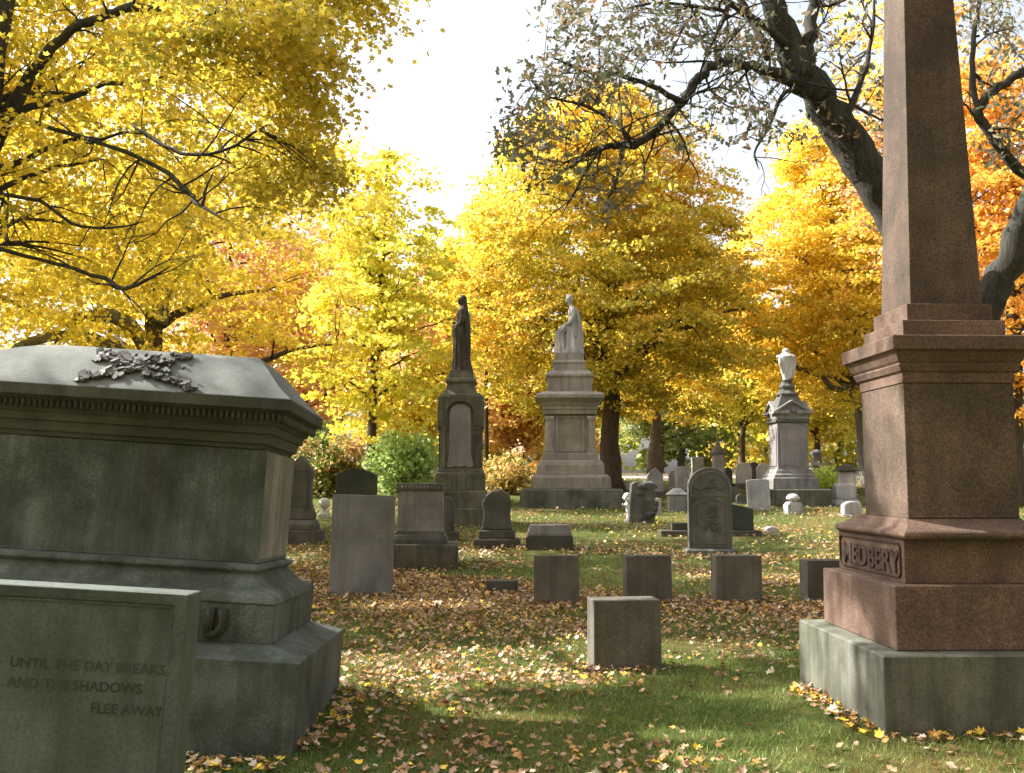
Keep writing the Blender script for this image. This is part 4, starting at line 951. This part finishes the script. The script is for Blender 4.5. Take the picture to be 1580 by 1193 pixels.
# woods closing the view
rd = random.Random(17); far_cols = [[OLIVE, GOLD, YEL, OLIVE], [OLIVE, LIME, GOLD, OLIVE], [AMB, GOLD, ORA, AMB], [(.22, .3, .12), OLIVE, (.3, .36, .16), LIME]]
kinds = ['olive and gold', 'lime green', 'orange and amber', 'grey green']
for i in range(20):
    px = -520+140*i+rd.uniform(-30, 30); Y = rd.uniform(84, 112); q_ = i % 4
    p = at(px, 700, Y); b = Vector((p.x, Y, g(p.x, Y))); rr = empty('far_tree', b)
    tag(rr, kinds[q_]+' tree in the wood that closes the view', 'tree', kinds[q_]+' trees of the far wood')
    hgt = rd.uniform(9, 13)
    C = crown(rr, (b.x, b.y, b.z+hgt*.52), (7.5, 6, hgt*.56), 170, 45, .55, far_cols[q_], 200+i, sr=1.6, shell=.4, low=.95)
    rr.children[0].data.transform(Matrix.Translation(-b))
    mb = MB(); mb.tube([(0, 0, -.2), (.2, 0, 3), (0, 0, hgt*.8)], [.4, .28, .08], 8, .05); mb.build('trunk', M['bark_grey'], rr)
# shrubs
def shrub(label, px, py, w, h, cols, seed, size=.13, n=60, per=60, name='shrub', Y=None):
    b = ground_at(px, py) if Y is None else Vector((at(px, 700, Y).x, Y, g(at(px, 700, Y).x, Y)))
    rr = empty(name, b); tag(rr, label, 'shrub')
    C = crown(rr, (b.x, b.y, b.z+h*.5), (w, w*.8, h*.55), n, per, size, cols, seed, sr=.42, low=.9, normj=1.0, flat=.4, lump=.45)
    rr.children[0].data.transform(Matrix.Translation(-b)); rr.children[0].name = 'foliage'
    mb = MB(); r_ = random.Random(seed)
    for c in C[::3]: mb.tube([(r_.uniform(-.1, .1), r_.uniform(-.1, .1), -.1), Vector(c)-b], [.03, .008], 5)
    mb.build('stem', M['bark_brown'], rr)
shrub('bushy light green shrub left of the standing statue column', 636, 0, 1.7, 2.2, [(.5, .62, .22), (.36, .48, .16), (.3, .42, .1), (.5, .56, .1)], 91, .15, 80, 50, Y=32)
shrub('bright lime green shrub right of the urn monument', 1279, 757, .55, .75, [LIME, (.6, .75, .2), LIME], 92, .12, 30, 45)
shrub('low rust and green bush beyond the dark stones behind the tomb', 500, 0, 2.0, 2.0, [(.34, .22, .08), OLIVE, (.5, .28, .12), GREEN, OLIVE], 93, .16, 90, 60, Y=36)
shrub('small peach and green bush between the two statue monuments', 780, 0, 1.2, 1.5, [PINK, (.8, .5, .3), OLIVE, (.8, .45, .2), (.75, .6, .5)], 94, .14, 50, 45, Y=37)
shrub('dark green bush against the wood at the far left', 330, 0, 3.2, 3.0, [GREEN, OLIVE, (.2, .13, .03)], 95, .2, 110, 60, Y=44)

# ------------------------------------------------------------ the oak
ob_ = Vector((at(1450, 700, 12.8).x, 12.8, 0)); ob_.z = g(ob_.x, ob_.y)
oak_t = empty('oak_tree', ob_); tag(oak_t, 'dark forked oak with sparse dull leaves behind the obelisk', 'tree')
mb = MB(); N_ = []
mb.tube([(0, 0, -.3), (.02, 0, .1), (.02, 0, 1.0), (0, 0, 2.4), (.02, 0, 3.1)], [.75, .56, .48, .47, .50], 16, .04)
def LP(pts, y0, y1, n=10): N_.extend(limb_px(mb, ob_, [(a, b, c*(.72 if c > 8 else .9)) for a, b, c in pts], y0, y1, .07, n))
LP([(1455, 610, 52), (1440, 520, 52), (1405, 420, 46), (1382, 335, 42), (1340, 268, 41), (1295, 198, 39), (1250, 130, 35), (1215, 62, 29), (1190, 0, 25), (1175, -90, 19), (1165, -220, 12)], 12.8, 12.4, 16)
LP([(1450, 590, 50), (1490, 510, 42), (1530, 452, 35), (1562, 388, 31), (1595, 300, 28), (1625, 160, 24), (1640, 0, 18), (1645, -150, 10)], 12.8, 12.2, 14)
LP([(1240, 120, 20), (1250, 50, 15), (1258, -30, 12), (1275, -150, 7)], 12.4, 12.9)
LP([(1262, 150, 22), (1232, 132, 17), (1190, 114, 12), (1148, 100, 10), (1108, 97, 10), (1078, 122, 11), (1055, 155, 10), (1018, 193, 9), (985, 222, 8), (950, 224, 6), (912, 232, 4), (880, 262, 2.5)], 12.4, 11.4)
LP([(1108, 97, 7), (1104, 62, 5), (1118, 20, 5), (1132, -30, 4), (1140, -110, 2)], 12, 12)
LP([(1052, 158, 6), (1005, 132, 4.5), (948, 113, 4), (905, 112, 3), (850, 88, 2)], 11.7, 11)
LP([(975, 224, 4), (952, 190, 3), (905, 165, 2.5), (850, 150, 2), (815, 120, 1.5)], 11.4, 10.9)
LP([(962, 226, 4), (955, 262, 3), (948, 288, 2.5), (935, 312, 1.5)], 11.4, 11.1)
LP([(925, 230, 3.5), (905, 262, 2.5), (885, 300, 1.8), (868, 330, 1.2)], 11.4, 11.0)
LP([(1240, 135, 5), (1205, 150, 3.5), (1185, 200, 2.5), (1165, 235, 2), (1172, 262, 1.2)], 12.3, 11.7)
LP([(1185, 90, 9), (1172, 55, 7), (1150, 10, 6), (1100, -60, 4)], 12.4, 12.8)
LP([(1215, 70, 10), (1150, 20, 7), (1080, -10, 5), (1000, -20, 4), (900, -30, 3)], 12.4, 11.6)
LP([(1118, 18, 4), (1065, 8, 3), (1010, 5, 2.5), (960, 15, 1.6)], 12, 11.5)
LP([(1075, 15, 3), (1050, 50, 2.4), (1035, 85, 1.6)], 12, 11.7)
LP([(1600, 290, 14), (1560, 250, 11), (1512, 180, 11), (1530, 140, 10), (1580, 115, 8), (1640, 90, 5)], 12.2, 12.0)
LP([(1512, 180, 6), (1500, 110, 5), (1505, 40, 4), (1520, -40, 3)], 12.1, 12.4)
LP([(1305, 190, 8), (1330, 120, 5), (1345, 60, 3.5), (1350, -10, 2.5)], 12.4, 12.8)
rd = random.Random(44); oc_ = []
for (px, py, rx, ry, n, yy) in [(835, 175, 50, 60, 20, 11), (900, 100, 75, 55, 26, 11.2), (1000, 45, 90, 45, 34, 11.6), (880, 30, 35, 30, 12, 11.4), (795, 225, 30, 28, 10, 11), (960, 165, 70, 40, 11, 11.3), (865, 255, 50, 50, 8, 11.1), (930, 290, 50, 45, 9, 11.2),
        (1130, 45, 60, 50, 20, 12), (1180, 190, 90, 45, 18, 11.9), (1080, 200, 50, 40, 8, 11.6), (1290, 60, 50, 60, 14, 12.6), (1330, 160, 35, 60, 10, 12.6), (1200, -60, 200, 60, 30, 12.3), (960, -60, 130, 50, 22, 11.8),
        (1535, 60, 60, 80, 26, 12.2), (1550, 190, 50, 70, 16, 12.1), (1600, -60, 130, 70, 26, 12.3), (1150, 120, 60, 35, 8, 12)]:
    for i in range(n):
        a = rd.uniform(0, 6.28); q_ = rd.random()**.5; oc_.append(at(px+rx*q_*math.cos(a), py+ry*q_*math.sin(a), yy+rd.uniform(-.9, .9))-ob_)
base_nodes = list(N_); side_twigs(mb, [q for q in N_ if q[1] < .12], 130, .4, 1.3, 6)
oc_.sort(key=lambda e: min((s-e).length for s, _ in base_nodes))
for e in oc_:
    s, rs = min(N_, key=lambda q: (q[0]-e).length)
    L_ = (s-e).length; mid_ = s.lerp(e, .5)+Vector((rd.uniform(-.12, .12), rd.uniform(-.12, .12), rd.uniform(-.05, .14)))*min(1, L_)
    pp = bez(s, mid_, e, 5); rr_ = [min(rs*.6, .016)*(1-i/6.5)+.0025 for i in range(6)]
    mb.tube(pp, rr_, 5); N_ += list(zip(pp[2:], rr_[2:]))
mb.build('trunk', M['bark_oak'], oak_t, smooth=True)
Cn = np.array([tuple(e) for e in oc_]); per = 18; rep = np.repeat(np.arange(len(Cn)), per); n = len(rep)
P = Cn[rep]+rng.normal(size=(n, 3))*np.array([.13, .13, .10]); v = rng.random(n)*.7+.3*np.repeat(rng.random(len(Cn)), per)
bulk('crown', P, rng.normal(size=(n, 3))+np.array([0, 0, .5]), .115*rng.uniform(.6, 1.25, n), gradient(v, [(.11, .15, .09), (.17, .19, .11), (.21, .17, .10), (.36, .21, .09)])*(1+.2*rng.normal(size=(n, 1))), T_OAK, M['leaf_oak'], oak_t)

# ------------------------------------------------------------ fallen leaves and grass
def scatter(n, y0, y1, dens, margin=1.15, power=1.0):
    y = y0+(y1-y0)*rng.random(n*4)**power; half = .53*y*margin+.5; x = rng.uniform(-1, 1, n*4)*half
    w = half/half.max(); k = (rng.random(n*4) < w*np.clip(dens(x, y), 0, 1)); x, y = x[k][:n], y[k][:n]
    return x, y
def ldens(x, y):
    P_ = np.stack([x, y, 0*x], 1)
    a = .5+.9*pnoise(P_, 1.9, 5)+.5*pnoise(P_, 5.5, 6)
    near = np.clip((y-6.6)/2.2, 0, 1)
    far_ = np.clip((24-y)/8, .25, 1)
    grassy = np.exp(-((x-1.6)/1.6)**2-((y-7.3)/1.4)**2)*.45
    grassy2 = np.exp(-((x-2.0)/2.6)**2-((y-16.5)/1.6)**2)*.6+np.exp(-((x+1.0)/4)**2-((y-7.0)/.35)**2)*.3
    left = np.exp(-((x+2.6)/2.0)**2-((y-14.5)/4.5)**2)*.6
    return np.clip((a+.06)*(.5+.5*near)+left-grassy-grassy2, 0.03, 1)*far_
TAN, BRN, PALE, RUST, YLF = (.42, .26, .15), (.28, .16, .09), (.56, .45, .32), (.48, .26, .08), (.80, .54, .06)
def litter(name, n, y0, y1, size, tmpl, tilt, lift, power=1.0, lab=None):
    x, y = scatter(n, y0, y1, ldens, power=power); m = len(x)
    z = g_np(x, y)+lift*rng.uniform(.3, 1.6, m)
    pick = rng.random(m); cols = np.array([TAN, BRN, PALE, RUST, YLF])
    cum = np.cumsum([.32, .26, .13, .22, .07]); ci = np.minimum(np.searchsorted(cum, pick), 4)
    col = cols[ci]*(1+.22*rng.normal(size=(m, 1)))
    Nn = np.stack([rng.normal(size=m)*tilt, rng.normal(size=m)*tilt, np.ones(m)], 1)
    return (np.stack([x, y, z], 1), Nn, size*rng.uniform(.6, 1.25, m), col)
def joinbulk(name, sets, tmpl, lab, cat, mat):
    a = [np.concatenate([s[i] for s in sets]) for i in range(4)]
    o = bulk(name, *a, tmpl, M[mat], fold=.4, curl=rng.uniform(-.8, 2.4, len(a[0]))); tag(o, lab, cat, kind='stuff'); return o
# leaves gathered against the foot of the obelisk and the tomb
def drift(n, x0, y0, x1, y1, w):
    t = rng.random(n); x = x0+(x1-x0)*t+rng.normal(size=n)*w; y = y0+(y1-y0)*t+rng.normal(size=n)*w
    z = g_np(x, y)+.02+.02*rng.random(n); cols = np.array([TAN, BRN, PALE, RUST, YLF]); col = cols[rng.integers(0, 5, n)]*(1+.2*rng.normal(size=(n, 1)))
    return (np.stack([x, y, z], 1), rng.normal(size=(n, 3))*.25+np.array([0, 0, 1]), .085*rng.uniform(.6, 1.2, n), col)
joinbulk('fallen_leaves', [litter('', 4300, 3.6, 8.5, .074, T_STAR, .38, .03), litter('', 28000, 8.0, 16, .066, T_STAR, .4, .03),
         drift(150, 2.25, 6.5, 2.2, 7.9, .06), drift(120, -1.35, 6.0, -1.1, 7.9, .1), drift(90, -2.2, 5.85, -1.3, 5.8, .09), drift(90, 2.3, 6.3, 3.8, 6.3, .06)],
         T_STAR, 'brown, tan and yellow maple leaves scattered thickly over the lawn', 'fallen leaves', 'leaf_litter')
joinbulk('fallen_leaves', [litter('', 32000, 12, 30, .095, T_MID, .4, .04), litter('', 12000, 28, 60, .15, T_MID, .4, .03)],
         T_MID, 'carpet of fallen leaves on the farther part of the lawn', 'fallen leaves', 'leaf_litter')
joinbulk('fallen_leaves', [litter('', 900, 3.6, 9, .085, T_OAK, .35, .035), litter('', 9000, 8, 20, .09, T_OAK, .6, .035)],
         T_OAK, 'narrow curled brown oak leaves mixed among the maple leaves', 'fallen leaves', 'leaf_litter')
T_BLADE = (np.array([(-.055, 0, 0), (.055, 0, 0), (.03, .18, .62), (-.03, .18, .62), (0, .5, 1.0)]), [(0, 1, 2, 3), (3, 2, 4)])
def blades(n, y0, y1, h, power):
    x, y = scatter(n, y0, y1, lambda x, y: .55+.35*pnoise(np.stack([x, y, 0*x], 1), 3, 9), power=power); m = len(x)
    z = g_np(x, y)-.004
    v = np.clip(.5+.35*pnoise(np.stack([x, y, 0*x], 1), 1.2, 19)+.16*rng.normal(size=m), 0, 1)
    col = gradient(v, [(.085, .15, .04), (.15, .23, .05), (.24, .28, .07), (.38, .33, .15)])*(1+.15*rng.normal(size=(m, 1)))
    return (np.stack([x, y, z], 1), np.stack([rng.normal(size=m)*.5, rng.normal(size=m)*.5, np.ones(m)], 1), h*rng.uniform(.5, 1.3, m), col)
sets = [blades(150000, 3.6, 9.5, .045, .85), blades(100000, 9.3, 18, .065, .8), blades(60000, 17, 34, .09, .8)]
a = [np.concatenate([s[i] for s in sets]) for i in range(4)]
o = bulk('grass', *a, T_BLADE, M['blade'], curl=np.ones(len(a[0]))); tag(o, 'short green lawn grass between the fallen leaves', 'grass', kind='stuff')

# details that belong to one part of a stone hang under that part
def base_name(o): return o.name.split('.')[0]
for root in [o for o in SC.objects if o.parent is None and o.type == 'EMPTY']:
    kids = {}
    for c in root.children: kids.setdefault(base_name(c), c)
    for c in list(root.children):
        for child, hosts in (('family_name', ['name_plinth']), ('name_frame_shade', ['name_plinth']), ('raised_letter', ['plinth']), ('egg_moulding', ['cornice']), ('oak_spray', ['lid']), ('side_panel', ['die']),
                             ('raised_border', ['slab']), ('inner_border', ['slab']), ('inscription', ['slab']), ('arched_border', ['slab']), ('panel_border', ['slab']), ('carved_scroll', ['slab']), ('stained_relief', ['slab']),
                             ('worn_lettering', ['cap']), ('panel', ['die']), ('panel_frame', ['die']), ('pilaster', ['die']), ('corner_column', ['die']), ('dentils', ['cornice']), ('branch', ['trunk'])):
            if base_name(c) == child and hosts[0] in kids: c.parent = kids[hosts[0]]

# ------------------------------------------------------------ light, sky, camera
w = bpy.data.worlds.new('World'); SC.world = w; w.use_nodes = True; nt = w.node_tree; nt.nodes.clear()
sk = nt.nodes.new('ShaderNodeTexSky'); sk.sky_type = 'NISHITA'; sk.sun_disc = False; sk.sun_elevation = SUN_EL
sk.sun_rotation = SUN_AZ; sk.air_density = 1.0; sk.dust_density = 4.5; sk.ozone_density = 1.0
bg = nt.nodes.new('ShaderNodeBackground'); bg.inputs['Strength'].default_value = .125
ow = nt.nodes.new('ShaderNodeOutputWorld'); hs_ = nt.nodes.new('ShaderNodeHueSaturation'); hs_.inputs['Saturation'].default_value = .38; nt.links.new(sk.outputs[0], hs_.inputs['Color']); nt.links.new(hs_.outputs[0], bg.inputs[0]); nt.links.new(bg.outputs[0], ow.inputs[0])
sl = bpy.data.lights.new('sun', 'SUN'); sl.energy = 5.0; sl.angle = R(.53); sl.color = (1, .95, .86)
so = bpy.data.objects.new('sun', sl); COL.objects.link(so); so.rotation_euler = SD.to_track_quat('Z', 'Y').to_euler(); so.location = (-20, 20, 30)
cd = bpy.data.cameras.new('camera'); cam = bpy.data.objects.new('camera', cd); COL.objects.link(cam)
cd.sensor_width = 36; cd.lens = 36*FPX/1580; cd.clip_start = .1; cd.clip_end = 2000
cam.location = (0, 0, CAMZ); cam.rotation_euler = (R(90)+PITCH, 0, 0); SC.camera = cam
SC.view_settings.view_transform = 'Standard'; SC.view_settings.look = 'None'; SC.view_settings.gamma = 1
SC.view_settings.exposure = 1.5
SC.cycles.max_bounces = 7; SC.cycles.diffuse_bounces = 3; SC.cycles.transmission_bounces = 5; SC.cycles.glossy_bounces = 2
